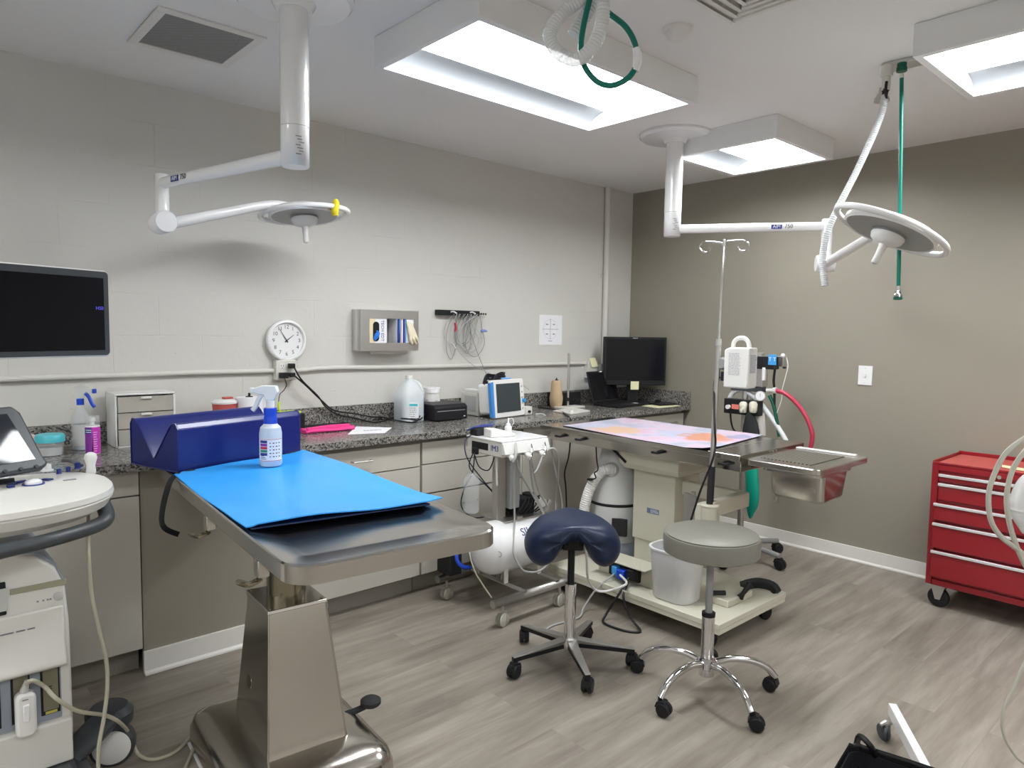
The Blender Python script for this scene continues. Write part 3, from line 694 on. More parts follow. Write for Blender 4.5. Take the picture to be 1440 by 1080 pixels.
# lead rack
t = thing('cable_rack', 'black wall rack hung with thin grey monitoring leads', 'cable rack', (-1.82, 0, 1.575))
obj('bar', B().box(-2.005, -1.660, -.040, -.001, 1.560, 1.595), M_black, t, .002)
b = B()
for xx in (-1.60, -1.62, -1.64): b.cyl((xx, -.03, 1.570), (xx, -.03, 1.583), .005)
b.cyl((-1.660, -.03, 1.5765), (-1.595, -.03, 1.5765), .002)
obj('side_hook', b, M_black, t)
for xx in (-1.905, -1.745): obj('white_hook', B().tube([(xx, -.04, 1.582), (xx+.01, -.052, 1.586), (xx+.035, -.055, 1.575)], .005, 8, 3), M_wplas, t)
rnd = random.Random(3)
leads = []
for k in range(15):
    xa = rnd.uniform(-1.95, -1.66); wd = rnd.uniform(.05, .16); dp = rnd.uniform(.14, .30); sk = rnd.uniform(-.06, .04)
    yy = -.02-.0035*k*.6
    pts = [(xa, yy-.02, 1.572), (xa-wd*.45+sk, yy, 1.572-dp*.35), (xa-wd*.5+sk, yy, 1.572-dp*.8), (xa+sk, yy, 1.572-dp), (xa+wd*.5+sk, yy, 1.572-dp*.7), (xa+wd*.3, yy, 1.572-dp*.25), (xa+.02, yy-.02, 1.572)]
    t2 = tag(obj('monitor_lead', B().tube(pts, .0022, 6, 6), mat('lead_grey_%d' % (k % 3), ((.42, .42, .41), (.55, .55, .53), (.26, .26, .26))[k % 3], .5)), 'thin grey monitoring lead looped over the black wall rack', 'cable', 'leads looped on the wall rack')
t2 = thing('monitor_lead', 'long grey lead hanging from the wall rack down to the monitor', 'cable', (-1.80, -.04, 1.57))
obj('wire', B().tube([at(658, 445, y=-.045), at(664, 475, y=-.05), at(675, 505, y=-.06), at(685, 528, y=-.12), at(691, 541, y=-.2)], .0022, 6, 6), M_greyink, t2)
t2 = thing('monitor_lead', 'pale lead with a white end sagging from the rack towards the monitor', 'cable', (-1.80, -.04, 1.48))
obj('wire', B().tube([at(640, 488, y=-.045), at(652, 502, y=-.05), at(666, 514, y=-.06), at(684, 523, y=-.12), at(700, 529, y=-.2), at(728, 538, y=-.27), at(744, 548, y=-.27)], .0022, 6, 6), MATS['lead_grey_0'], t2)
obj('connector', B().cyl(at(636, 482, y=-.045), at(641, 490, y=-.045), .005), M_wplas, t2)
t2 = thing('lead_clip', 'red clip among the leads under the wall rack', 'clip', at(641, 460, y=-.07))
obj('grip', B().tube([at(640, 454, y=-.07), at(641, 462, y=-.07), at(640, 466, y=-.07)], .010, 8, 3, flat=.5), M_redprint, t2)
obj('jaw', B().tube([at(641, 466, y=-.07), at(641, 480, y=-.065)], .003, 6), M_greyink, t2)
t2 = thing('lead_clip', 'blue clip among the leads under the wall rack', 'clip', at(680, 466, y=-.06))
obj('grip', B().tube([at(677, 466, y=-.06), at(681, 465, y=-.06), at(685, 466, y=-.06)], .009, 8, 3, rs=[.010, .009, .005]), mat('pale_blue', (.22, .30, .60), .5), t2)

t = thing('posted_paper', 'white sheet with a circle and cross diagram taped to the block wall', 'paper', (-0.94, -.002, 1.365))
obj('sheet', B().box(-1.062, -0.820, -.0035, -.0015, 1.366, 1.588), M_paper, t)
b = B(); c0 = (-.945, 1.482)
b.box(-1.03, -.86, -.0041, -.0036, c0[1]-.0013, c0[1]+.0013).box(c0[0]-.0013, c0[0]+.0013, -.0041, -.0036, 1.405, 1.562)
pr = [(c0[0]+.075*math.cos(a), c0[1]+.072*math.sin(a)) for a in [2*PI*k/40 for k in range(40)]]
b.tube([(p[0], -.0038, p[1]) for p in pr], .0005, 4, closed=True)
for sx in (-1, 1):
    for sz in (-1, 1): b.box(c0[0]+sx*.036-.011, c0[0]+sx*.036+.011, -.0041, -.0036, c0[1]+sz*.036-.004, c0[1]+sz*.036+.004)
b.box(c0[0]-.02, c0[0]+.02, -.0041, -.0036, 1.392, 1.396)
obj('diagram', b, M_greyink, t)

t = thing('wall_outlet', 'outlet box in the corner behind the laptop with a yellow note on it', 'outlet', (-0.50, 0, 1.15))
obj('box', B().box(-0.555, -0.435, -0.046, -0.001, 1.105, 1.235), M_offw, t, .004)
obj('note', B().add([(-.553, -.047, 1.262), (-.480, -.047, 1.262), (-.455, -.060, 1.195), (-.530, -.060, 1.190), (-.553, -.045, 1.262), (-.480, -.045, 1.262), (-.455, -.058, 1.195), (-.530, -.058, 1.190)], [(0, 1, 2, 3), (7, 6, 5, 4), (0, 4, 5, 1), (1, 5, 6, 2), (2, 6, 7, 3), (3, 7, 4, 0)]), M_note, t)
obj('plug', B().box(-.452, -.405, -.085, -.0465, 1.13, 1.215), M_grey, t, .004)
obj('plug_base', B().box(-.450, -.410, -.085, -.0465, 1.085, 1.128), M_black, t, .003)

t = thing('light_switch', 'white light switch plate on the greige wall', 'switch', (0, -1.912, 1.215))
obj('plate', B().box(-.007, -.0008, -1.955, -1.869, 1.153, 1.277), M_white, t, .002)
obj('toggle', B().box(-.018, -.007, -1.918, -1.906, 1.205, 1.226), M_wplas, t, .002)
b = B().cyl((-.0078, -1.912, 1.262), (-.0068, -1.912, 1.262), .003).cyl((-.0078, -1.912, 1.168), (-.0068, -1.912, 1.168), .003); obj('screws', b, M_alu, t)

# ============================================================ THINGS ON THE COUNTER
ZC = 0.9105
def marks(b, M, x0, x1, y0, y1, rows, h=.35, seed=1, wmin=.5):
    """rows of small print on a label, in the plane of M"""
    r = random.Random(seed); dy = (y1-y0)/rows; b.at(M)
    for k in range(rows):
        y = y0+dy*(k+.5); x = x0; xe = x0+(x1-x0)*r.uniform(wmin, 1)
        while x < xe:
            l = r.uniform(.10, .3)*(x1-x0); b.box(x, min(x+l, xe), y-dy*h/2, y+dy*h/2, -.0003, .0003); x += l+.05*(x1-x0)
    b.at(None); return b
def facing(p, up=(0, 0, 1), off=0):
    """frame at p whose z points at the camera side horizontally"""
    z = CAM-V(p); z.z = 0; z.normalize(); z = Matrix.Rotation(off, 3, 'Z') @ z
    return basis(V(p), V(up).cross(z), up, z)
def arc_panel(b, c, r, a0, a1, z0, z1, n=10, th=.0006):
    c = V(c); vs = []
    for rr in (r, r+th):
        for k in range(n+1):
            a = a0+(a1-a0)*k/n
            for z in (z0, z1): vs.append((c.x+rr*math.cos(a), c.y+rr*math.sin(a), z))
    m = 2*(n+1); fs = []
    for k in range(n):
        i = 2*k; fs += [(i, i+1, i+3, i+2), (m+i, m+i+2, m+i+3, m+i+1), (i, i+2, m+i+2, m+i), (i+1, m+i+1, m+i+3, i+3)]
    fs += [(0, m, m+1, 1), (2*n, 2*n+1, m+2*n+1, m+2*n)]
    return b.add(vs, fs)
def cam_angle(c): return math.atan2(CAM.y-c[1], CAM.x-c[0])

# trigger head pointing in direction d (unit horizontal)
def trigger(t, c, z, d, mhead, mtrig, mcollar, s=1.0, r=.015):
    d = V(d).normalized(); c = V((c[0], c[1], z)); M = basis(c, d, V((0, 0, 1)).cross(d), (0, 0, 1))
    obj('collar', B().at(M).lathe([(r, 0), (r, .022*s), (r*.85, .024*s)]), mcollar, t)
    b = B().at(M); b.prism([(-.026*s, .050*s), (-.012*s, .024*s), (.012*s, .024*s), (.016*s, .040*s), (.050*s, .047*s), (.050*s, .060*s), (.022*s, .070*s), (-.02*s, .070*s)], -.011*s, .011*s, 'y')
    h = obj('spray_head', b, mhead, t, .003)
    b = B().at(M).tube([(.020*s, 0, .045*s), (.034*s, 0, .030*s), (.045*s, 0, .005*s), (.055*s, 0, -.008*s)], .0055*s, 8, 4, flat=1.4)
    obj('trigger', b, mtrig, h)
    obj('nozzle', B().at(M).box(.0505*s, .060*s, -.008*s, .008*s, .045*s, .062*s), mtrig, h, .002)

c = at(115, 632, z=ZC); a = cam_angle(c)
t = thing('spray_bottle', 'clear spray bottle with blue trigger on the granite counter, far left', 'spray bottle', c)
obj('bottle', B().lathe([(.036, 0), (.038, .006), (.038, .125), (.033, .150), (.018, .185), (.015, .20)], c, seg=28), M_glass, t)
obj('liquid', B().lathe([(.034, .003), (.0355, .008), (.0355, .05), (1e-6, .0505)], c, seg=28), M_liquid, t)
b = B(); arc_panel(b, c, .0384, a-.9, a+.5, c.z+.02, c.z+.115); obj('label', b, M_lgrey, t)
trigger(t, c, c.z+.20, RIGHT.xy.to_3d(), M_glass, M_blueplas, M_blueplas, 1.15)
c = at(131, 638, z=ZC); a = cam_angle(c)
t = thing('lotion_bottle', 'small clear-topped bottle with a purple and pink label beside the clear spray bottle', 'bottle', c)
obj('bottle', B().lathe([(.027, 0), (.029, .004), (.029, .118), (.027, .125)], c, seg=28), M_wplas, t)
obj('cap', B().lathe([(.028, .125), (.028, .160), (.026, .164)], c, seg=28), M_glass, t)
obj('pump', B().lathe([(.009, .125), (.009, .140), (.013, .142), (.012, .155), (1e-6, .156)], c), M_wplas, t)
b = B(); arc_panel(b.mat(0), c, .0293, a-1.2, a-.05, c.z+.004, c.z+.118); arc_panel(b.mat(1), c, .0293, a-.05, a+1.3, c.z+.004, c.z+.118)
arc_panel(b.mat(2), c, .0299, a-1.1, a-.15, c.z+.09, c.z+.112); arc_panel(b.mat(3), c, .0299, a-.9, a-.15, c.z+.095, c.z+.099); arc_panel(b.mat(3), c, .0299, a-.9, a-.15, c.z+.104, c.z+.108)
for k in range(9): arc_panel(b.mat(3), c, .0299, a+.1, a+.5+.06*(k % 3), c.z+.015+.010*k, c.z+.017+.010*k)
obj('label', b, [M_purple, M_magenta, M_navyprint, M_paper], t)
c = at(71, 640, z=ZC)
t = thing('wipes_tub', 'round clear tub with a teal lid standing behind the console', 'tub', c)
obj('tub', B().lathe([(.044, 0), (.048, .004), (.051, .06)], c, seg=32), M_glass, t)
obj('contents', B().lathe([(.042, .002), (.046, .035), (1e-6, .037)], c, seg=24), M_lgrey, t)
obj('lid', B().lathe([(.055, .058), (.055, .082), (.050, .090), (1e-6, .092)], c, seg=32), M_teal, t)
c = at(52, 612, z=ZC+.02); c.y = -.12; c = at(55, 625, y=-.13); c.z = ZC
t = tag(obj('folded_cloth', B().add([c+V(p) for p in ((-.09, -.03, 0), (.09, -.03, 0), (.09, .05, 0), (-.09, .05, 0), (-.07, -.02, .10), (.03, -.01, .065), (.03, .03, .06), (-.07, .04, .10))], [(0, 1, 2, 3), (4, 5, 6, 7), (0, 1, 5, 4), (1, 2, 6, 5), (2, 3, 7, 6), (3, 0, 4, 7)]), mat('beige_cloth', (.55, .46, .40), .8, bump=.3), None, .01), 'beige folded cloth on the counter behind the touch panel', 'cloth')

# drawer organizer
x0, x1, y0, y1, z0, z1 = -3.885, -3.630, -.150, -.028, ZC, 1.165
fl = at(163, 625, z=ZC); x0 = fl.x; x1 = at(249, 620, z=ZC).x; y0 = -.185
y0 = -.20; x0 = -3.905; x1 = -3.652
z1 = 1.155
t = thing('drawer_organizer', 'white plastic desktop organizer with three see-through drawers', 'organizer', ((x0+x1)/2, y0, ZC))
b = B().box(x0, x0+.008, y0, -.03, z0, z1-.008).box(x1-.008, x1, y0, -.03, z0, z1-.008).box(x0, x1, y0, -.03, z1-.008, z1).box(x0+.008, x1-.008, y0, -.03, z0, z0+.008).box(x0+.008, x1-.008, -.035, -.03, z0+.008, z1-.008)
obj('shell', b, M_wplas, t, .004)
hh = (z1-z0-.02)/3
for k in range(3):
    za = z0+.010+k*hh
    d = obj('drawer', B().box(x0+.010, x1-.010, y0-.004, y0, za, za+hh-.004).box(x0+.012, x1-.012, y0, -.05, za, za+.002), M_smoke, t, .002)
    obj('pull', B().box(-3.80, -3.755, y0-.012, y0-.004, za+hh-.016, za+hh-.006), M_wplas, d, .002)
    obj('contents', B().box(x0+.02, x1-.03, y0+.012, -.07, za+.003, za+hh*.35+.012*k).box(x0+.04, x0+.12, y0+.02, -.10, za+hh*.35, za+hh*.62), [mat('drawer_mix_%d' % k, ((.30, .42, .33), (.50, .36, .26), (.52, .47, .38))[k], .8, var=.5, scale=60)], d)
b = B().box(-3.805, -3.745, y0-.0135, y0-.0125, z0+.010+hh+.03, z0+.010+hh+.05)
obj('printed_tag', b, M_greyink, t)

# sharps tub, paper towel, black and yellow holder
c = at(316, 590, y=-.14); c.z = ZC
t = thing('sharps_container', 'small red tub with a white lid behind the blue cushion', 'sharps container', c)
k_ = at(316, 566, y=-.14).z-ZC
obj('tub', B().lathe([(.052, 0), (.058, k_-.004)], c, seg=32), M_redtop, t)
obj('lid', B().lathe([(.062, k_-.004), (.063, k_+.004), (.050, k_+.014), (.030, k_+.018), (1e-6, k_+.018)], c, seg=32), M_wplas, t)
obj('cap', B().cbox(c+V((.012, -.01, k_+.024)), .05, .03, .010), M_redtop, t, .004)
c = at(351, 590, y=-.16); c.z = ZC; k_ = at(351, 558, y=-.16).z-ZC
t = thing('paper_towel_roll', 'upright white paper towel roll behind the blue cushion', 'paper towel', c)
obj('roll', B().lathe([(.066, 0), (.066, k_), (.020, k_), (.020, 0)], c, seg=40), M_paper, t)
obj('spindle', B().lathe([(.018, 0), (.018, k_+.004), (.006, k_+.004), (.006, k_+.020), (1e-6, k_+.021)], c, seg=16), M_black, t)
obj('loose_sheet', B().add([c+V(p) for p in ((.060, -.03, k_), (.10, -.055, k_*.9), (.10, -.055, 0), (.060, -.03, 0), (.060, -.028, k_), (.10, -.053, k_*.9), (.10, -.053, 0), (.060, -.028, 0))], [(0, 1, 2, 3), (7, 6, 5, 4), (0, 4, 5, 1), (1, 5, 6, 2), (2, 6, 7, 3), (3, 7, 4, 0)]), M_paper, t)
p = at(406, 600, y=-.16); p.z = ZC; k_ = at(406, 578, y=-.16).z-ZC
t = thing('supply_box', 'black box with a bright yellow-green top behind the blue cushion', 'box', p)
obj('body', B().box(p.x-.075, p.x+.075, p.y-.04, p.y+.04, ZC, ZC+k_-.012), M_black, t, .004)
obj('top_strap', B().box(p.x-.060, p.x+.055, p.y-.035, p.y+.03, ZC+k_-.012, ZC+k_).tube([p+V((-.05, 0, k_)), p+V((-.055, 0, k_+.03)), p+V((-.045, .01, k_+.05))], .006, 8, 3), mat('yellow_green', (.50, .70, .02), .5), t, .002)

# pink towel, dark mesh, paper
def slab_from(px, z, h, name, m, label, cat, puff=.004):
    q = [at(a_, b_, z=z) for a_, b_ in px]; lo = [V((p.x, p.y, z)) for p in q]; hi = [V((p.x, p.y, z+h)) for p in q]
    return tag(obj(name, B().hexa(lo, hi), m, None, puff), label, cat)
t = thing('mesh_bag', 'flat black mesh bag lying behind the pink towel', 'bag', at(455, 598, z=ZC))
q = [at(a_, b_, z=ZC) for a_, b_ in ((424, 601), (478, 598), (488, 595), (428, 594))]
obj('mesh', B().hexa(q, [p+V((0, 0, .006)) for p in q]), M_blackm, t, .002)
c = at(458, 606, z=ZC)
t = thing('pink_towel', 'folded bright pink towel on the counter right of the blue cushion', 'towel', c)
fa, fb = at(424, 608, z=ZC+.004), at(492, 602, z=ZC+.004); dl = (fb-fa); bk = V((-dl.y, dl.x, 0)).normalized()*.10
def tw(u, v):
    return fa+dl*u+bk*v+V((0, 0, .010+.005*math.sin(7*u+3*v)+.004*math.sin(13*v+4*u)))
b = B().grid(lambda u, v: fa+dl*u+bk*(v-.5)*1.0+V((0, 0, .014+.004*math.sin(7*u+3*v)+.003*math.sin(15*v))), 14, 10)
b.grid(lambda u, v: fa+dl*u+bk*(v-.5)*1.0+V((0, 0, -.0025)), 14, 10)
n_ = 14
for v0 in (0, 1):
    b.grid(lambda u, v: fa+dl*u+bk*(v0-.5)+bk.normalized()*(.008*math.sin(PI*v)*(1 if v0 else -1))+V((0, 0, -.0025*(1-v)+(.014+.004*math.sin(7*u+3*v0)+.003*math.sin(15*v0))*v)), 14, 6)
for u0 in (0, 1):
    b.grid(lambda u, v: fa+dl*u0+bk*(u-.5)+V((0, 0, -.0025*(1-v)+(.014+.004*math.sin(7*u0+3*u)+.003*math.sin(15*u))*v)), 10, 3)
obj('folded_layers', b, M_pink, t)
obj('fold', B().tube([fa+dl*.03-bk*.48+V((0, 0, .018)), fa+dl*.5-bk*.35+V((0, 0, .022)), fa+dl*.95-bk*.2+V((0, 0, .018))], .007, 8, 5, flat=1.6), M_pink, t)
q = [at(a_, b_, z=ZC) for a_, b_ in ((489, 611), (541, 609), (551, 601.5), (501, 600))]
t = thing('paper_sheet', 'white printed sheet lying on the counter beside the pink towel', 'paper', q[0])
obj('sheet', B().hexa(q, [p+V((0, 0, .0012)) for p in q]), M_paper, t)
u_ = (q[1]-q[0]).normalized(); v_ = V((0, 0, 1)).cross(u_)
b = B(); marks(b, basis((q[0]+q[2])/2+V((.02, .01, .0014)), u_, v_, (0, 0, 1)), -.05, .05, -.012, .012, 3, .4, 4, .9); obj('printing', b, M_greyink, t)

# gallon jug
c = at(576, 587, z=ZC); c = at(575, 588, y=-.17); c.z = ZC
t = thing('water_jug', 'translucent gallon jug half full of pale blue liquid', 'jug', c)
w2 = .078
def sq(r, z, n=32, e=.42):
    return [(c.x+r*math.copysign(abs(math.cos(2*PI*k/n))**(1-e), math.cos(2*PI*k/n)), c.y+r*math.copysign(abs(math.sin(2*PI*k/n))**(1-e), math.sin(2*PI*k/n)), ZC+z) for k in range(n)]
def stack(b, rings):
    n = len(rings[0]); vs = [p for r in rings for p in r]
    fs = [(i*n+k, i*n+(k+1) % n, (i+1)*n+(k+1) % n, (i+1)*n+k) for i in range(len(rings)-1) for k in range(n)]
    fs += [tuple(range(n-1, -1, -1)), tuple((len(rings)-1)*n+k for k in range(n))]
    return b.add(vs, fs)
M_jug = mat('jug_plastic', (.82, .86, .88), .3, var=.02, alpha=.55)
obj('body', stack(B(), [sq(w2*.93, 0), sq(w2, .008), sq(w2, .15), sq(w2*.92, .18), sq(w2*.6, .225), sq(w2*.28, .250), sq(w2*.25, .262)]), M_jug, t)
obj('liquid', stack(B(), [sq(w2*.9, .003), sq(w2*.96, .01), sq(w2*.96, .135)]), M_liquid, t)
obj('cap', B().lathe([(.021, .262), (.021, .276), (1e-6, .278)], c), M_wplas, t)
rr = V((RIGHT.x, RIGHT.y, 0)).normalized()
obj('handle', B().tube([c+rr*.016+V((0, 0, .245)), c+rr*.052+V((0, 0, .232)), c+rr*.078+V((0, 0, .195)), c+rr*.080+V((0, 0, .14))], .012, 10, 5), M_jug, t)
Mf = facing(c, off=-.1); Mf = Mf @ Matrix.Translation((.032, .075, .0855))
lb = obj('label', B().at(Mf).box(-.034, .034, -.045, .045, -.0006, .0006), M_paper, t)
b = B(); b.at(Mf).mat(0).box(-.030, .028, .025, .040, .0006, .001); marks(b.mat(1), Mf @ Matrix.Translation((0, 0, .001)), -.03, .03, -.04, .02, 5, .3, 9)
obj('label_print', b, [M_teal, M_greyink], lb)
c = at(607, 588, y=-.09); c.z = ZC; k_ = at(607, 548, y=-.09).z-ZC
t = thing('white_tub', 'white screw-top plastic tub between the jug and the dark box', 'tub', c)
obj('body', B().lathe([(.048, 0), (.052, .004), (.053, k_-.02), (.050, k_-.016)], c, seg=32), M_wplas, t)
obj('lid', B().lathe([(.056, k_-.018), (.056, k_+.012), (.052, k_+.016), (1e-6, k_+.016)], c, seg=32), M_white, t)
b = B(); a = cam_angle(c)
for k in range(6): arc_panel(b, c, .0535, a-.9+.1*(k % 2), a-.2-.1*(k % 3), c.z+.05+.012*k, c.z+.054+.012*k)
for k in range(5): arc_panel(b, c, .0535, a+.35, a+.8-.1*(k % 2), c.z+.05+.014*k, c.z+.053+.014*k)
obj('label_print', b, M_greyink, t)

# black printer-like box
t = thing('label_printer', 'low black box with rounded top edge on the counter', 'printer', (-2.07, -.22, ZC))
px0, px1, py0, py1 = -2.215, -1.965, -.30, -.09
b = B().prism([(py0, ZC+.004), (py0, ZC+.085), (py0+.02, ZC+.100), (py1, ZC+.105), (py1, ZC+.004)], px0, px1, 'x')
o_ = obj('body', b, M_black, t, .006)
obj('front_slot', B().box(px0+.02, px1-.02, py0-.0015, py0+.001, ZC+.060, ZC+.064), M_grey, t)
obj('indicator', B().box(px1-.03, px1-.018, py0-.0015, py0+.001, ZC+.02, ZC+.026), M_paper, t)
# patient monitor
cz = ZC; 
fl, fr = at(694, 588, z=cz), at(744, 584, z=cz)
fl = V((-1.845, -.400, cz)); fr = V((-1.545, -.360, cz))
u_ = (fr-fl).normalized(); n_ = u_.cross(V((0, 0, 1)))        # towards the viewer
M = basis((fl+fr)/2, u_, V((0, 0, 1)), n_)
ht = .245; hw = .160
t = thing('patient_monitor', 'white and blue patient monitor with a dark grey screen on the counter', 'monitor', (fl+fr)/2)
M = M @ Matrix.Rotation(-.10, 4, 'X')
obj('front_bezel', B().at(M).prism(rounded(-hw, hw, .004, ht, .018), -.012, .012), M_wplas, t, .003)
obj('screen', B().at(M).box(-hw+.046, hw-.042, .036, ht-.026, .0125, .0155), mat('grey_dark_screen', (.045, .055, .06), .2, var=.02), t, .002)
obj('blue_side', B().at(M).box(-hw+.004, -hw+.022, .008, ht-.012, .0125, .016).box(-hw-.002, -hw+.02, .012, ht-.016, -.012, .0124), mat('mid_blue', (.06, .25, .62), .4), t, .003)
obj('case', B().at(M).prism(rounded(-hw+.012, hw-.012, .03, ht-.02, .02), -.11, -.0125), M_wplas, t, .004)
for k in range(5): obj('button', B().at(M).lathe([(.007, 0), (.007, .004), (1e-6, .005)], (hw-.022, .05+.036*k, .0125), (0, 0, 1), 12), M_lgrey, t)
obj('side_knob', B().at(M).lathe([(.014, 0), (.012, .016), (1e-6, .017)], (hw-.012, .10, .0125), (0, 0, 1), 16), M_skyblue, t)
t2 = thing('cable_coil', 'bundle of black cable coiled on top of the patient monitor', 'cable', M @ V((-.05, ht, -.05)))
b = B(); r_ = random.Random(5)
for k in range(9):
    pts = [M @ V((-.045+(.088+.006*r_.uniform(-1, 1))*math.cos(q_), ht+.010+.003*k+.012*math.sin(2*q_+k)-(.05 if math.cos(q_) < -.75 else 0), -.06+.045*math.sin(q_)+.004*r_.uniform(-1, 1))) for q_ in [2*PI*j/10 for j in range(10)]]
    b.tube(pts, .0055, 6, 4, closed=True)
obj('coil', b, M_black, t2)
obj('blue_tie', B().at(M).box(-.035, .055, ht+.001, ht+.012, -.05, .0), mat('mid_blue2', (.15, .35, .70), .6), t2, .003)
# grey box behind at left
gxl = at(675, 575, y=-.26).x; gd_ = gxl+1.93
t = thing('gas_analyzer', 'grey-white boxy module standing behind the patient monitor', 'medical device', (-1.92, -.24, ZC))
obj('body', B().box(gxl, gxl+.11, -.24, -.06, ZC+.002, ZC+.150), M_offw, t, .004)
obj('front_panel', B().box(gxl-.0015, gxl+.001, -.22, -.10, ZC+.03, ZC+.13), M_lgrey, t)
obj('top_tray', B().box(gxl+.01, gxl+.09, -.235, -.08, ZC+.150, ZC+.170), M_wplas, t, .004)
t = thing('sensor_box', 'small white connector box at the right side of the patient monitor', 'medical device', at(750, 587, z=ZC))
p = V((-1.50, -.34, ZC)); obj('body', B().cbox(p+V((0, 0, .028)), .065, .055, .055), M_offw, t, .004)
obj('socket', B().cyl(p+V((.0, -.0275, .024)), p+V((0, -.04, .024)), .009), M_black, t)
t = thing('sensor_cable', 'grey cable arching from the connector box down over the counter edge', 'cable', p)
obj('cable', B().tube([at(753, 583, y=-.385), at(764, 583, y=-.42), at(772, 593, y=-.52), at(775, 610, y=-.645), at(776, 635, y=-.67), at(782, 665, y=-.70), at(788, 690, y=-.72), at(791, 715, y=-.74), at(789, 740, y=-.76)], .0065, 10, 8), M_gtube, t)
# kraft bundle
c = at(782, 571, y=-.15); c.z = ZC
t = thing('paper_bundle', 'upright brown paper roll wrapped unevenly beside the rod stand', 'paper roll', c)
kz = at(782, 535, y=-.15).z-ZC
obj('wrap', B().lathe([(.036, 0), (.046, .02), (.050, .07), (.044, .11), (.037, kz-.012), (.030, kz)], c, seg=14), M_kraft, t)
obj('spindle', B().lathe([(.012, kz), (.012, kz+.006), (.005, kz+.007), (.005, kz+.018), (1e-6, kz+.019)], c), M_black, t)
# rod stand
c = at(800, 572, y=-.22); c.z = ZC; top = at(797.5, 497, y=-.24).z
t = thing('rod_stand', 'steel rod standing on a flat white base plate near the laptop', 'lab stand', c)
obj('base_plate', B().box(c.x-.10, c.x+.12, c.y-.05, c.y+.05, ZC, ZC+.012), M_offw, t, .002)
obj('rod', B().cyl((c.x, c.y+.01, ZC+.012), (c.x, c.y+.01, top), .0085), M_alu, t)
obj('clamp', B().cyl((c.x, c.y+.01, ZC+.05), (c.x, c.y+.01, ZC+.075), .016).tube([(c.x-.045, c.y-.01, ZC+.062), (c.x-.01, c.y+.01, ZC+.062)], .006), M_black, t)
q = [at(a_, b_, z=ZC) for a_, b_ in ((778, 579), (803, 583.5), (830, 579), (806, 575))]
t = thing('white_plate', 'thin white plate lying on the counter in front of the rod stand', 'plate', (q[0]+q[2])/2)
obj('slab', B().hexa(q, [p_+V((0, 0, .010)) for p_ in q]), M_offw, t, .002)
c = at(803, 579, z=ZC+.012)
obj('clip', B().cbox(c+V((0, 0, .004)), .03, .015, .010), M_white, t, .002)
t = thing('docking_box', 'black electronic box with cables between the paper roll and the laptop', 'electronics', (-0.88, -.10, ZC))
obj('body', B().box(-1.00, -.74, -.14, -.035, ZC, ZC+.105), M_black, t, .005)
b = B()
for k in range(5): b.tube([(-.98+.04*k, -.145, ZC+.02+.01*(k % 2)), (-.95+.045*k, -.165, ZC+.06), (-.93+.04*k, -.16, ZC+.03), (-.90+.045*k, -.17, ZC+.008)], .003, 6, 4)
obj('wires', b, M_blackm, t)
# laptop
bl = V((-.895, -.52, ZC)); 
pa, pb = at(835, 574, z=ZC), at(912, 571, z=ZC)
hinge_l, hinge_r = at(838, 568, z=ZC+.012), at(880, 560, z=ZC+.012)
hl, hr = V((-.80, -.36, ZC+.012)), V((-.50, -.20, ZC+.012))
hl, hr = at(832, 569.5, z=ZC+.012), None
u_ = (at(878, 565, z=ZC+.012)-hl); u_.z = 0; u_.normalize()
t = thing('laptop', 'open black laptop with its back corner towards the wall, in front of the monitor', 'laptop', hl)
hl = at(830, 569, z=ZC+.013); tl = at(822, 521, y=hl.y+.02)
u_ = V((.997, .08, 0)).normalized(); nrm = u_.cross(V((0, 0, 1))); hl = at(834, 566, z=.935); hl.z = ZC
Mb = basis(hl, u_, -nrm, (0, 0, 1))   # x along hinge, y away, z up
o_ = obj('base', B().at(Mb).prism(rounded(-.0, .35, -.235, 0, .012), .001, .019), M_black, t, .003)
obj('keyboard', B().at(Mb).box(.02, .33, -.14, -.02, .0192, .0205), M_blackm, t)
b = B().at(Mb)
for i in range(13):
    for j in range(5): b.box(.023+i*.0235, .023+i*.0235+.020, -.137+j*.0235, -.137+j*.0235+.019, .0206, .0222)
obj('keys', b, M_black, t)
obj('sticker', B().at(Mb).box(.25, .29, -.215, -.18, .0191, .0197), M_paper, t)
Ml = Mb @ Matrix.Translation((0, .0, .019)) @ Matrix.Rotation(-.28, 4, 'X')
obj('lid', B().at(Ml).prism([(x, z) for x, z in rounded(0, .35, 0.004, .245, .010)], .0, .008, 'y'), M_black, t, .002)
obj('screen', B().at(Ml).box(.012, .338, -.001, -.0001, .018, .232), M_screen, t)
obj('lid_tag', B().at(Ml).box(.16, .19, -.0015, -.0002, .236, .243), M_paper, t)
# desktop monitor: faces the room diagonally across the corner
ml, mr = at(848, 475, d=None or 5.05), at(936, 475, d=5.05)
ml = V((-.640, -.155, 1.42)); 
u_ = V((.74, -.67, 0)).normalized(); u_ = V((.80, -.60, 0)).normalized()
cm = at(892, 510, d=5.5); n_ = u_.cross(V((0, 0, 1)))
wd, hd = .500, .36
M = basis((cm.x, cm.y, 0), u_, V((0, 0, 1)), n_)
zt_ = 1.432; zb_ = 1.055
t = thing('computer_monitor', 'black flat desktop monitor in the room corner with a yellow note on its lower edge', 'monitor', (cm.x, cm.y, ZC))
obj('case', B().at(M).box(-wd/2, wd/2, zb_, zt_, -.02, .02), M_black, t, .005)
obj('screen', B().at(M).box(-wd/2+.022, wd/2-.016, zb_+.038, zt_-.016, .0195, .0215), M_screen, t)
obj('logo', B().at(M).box(-.022, .018, zt_-.011, zt_-.006, .0200, .0212), M_lgrey, t)
obj('stand_neck', B().at(M).box(-.045, .045, ZC+.014, 1.2, -.05, -.021), M_black, t, .004)
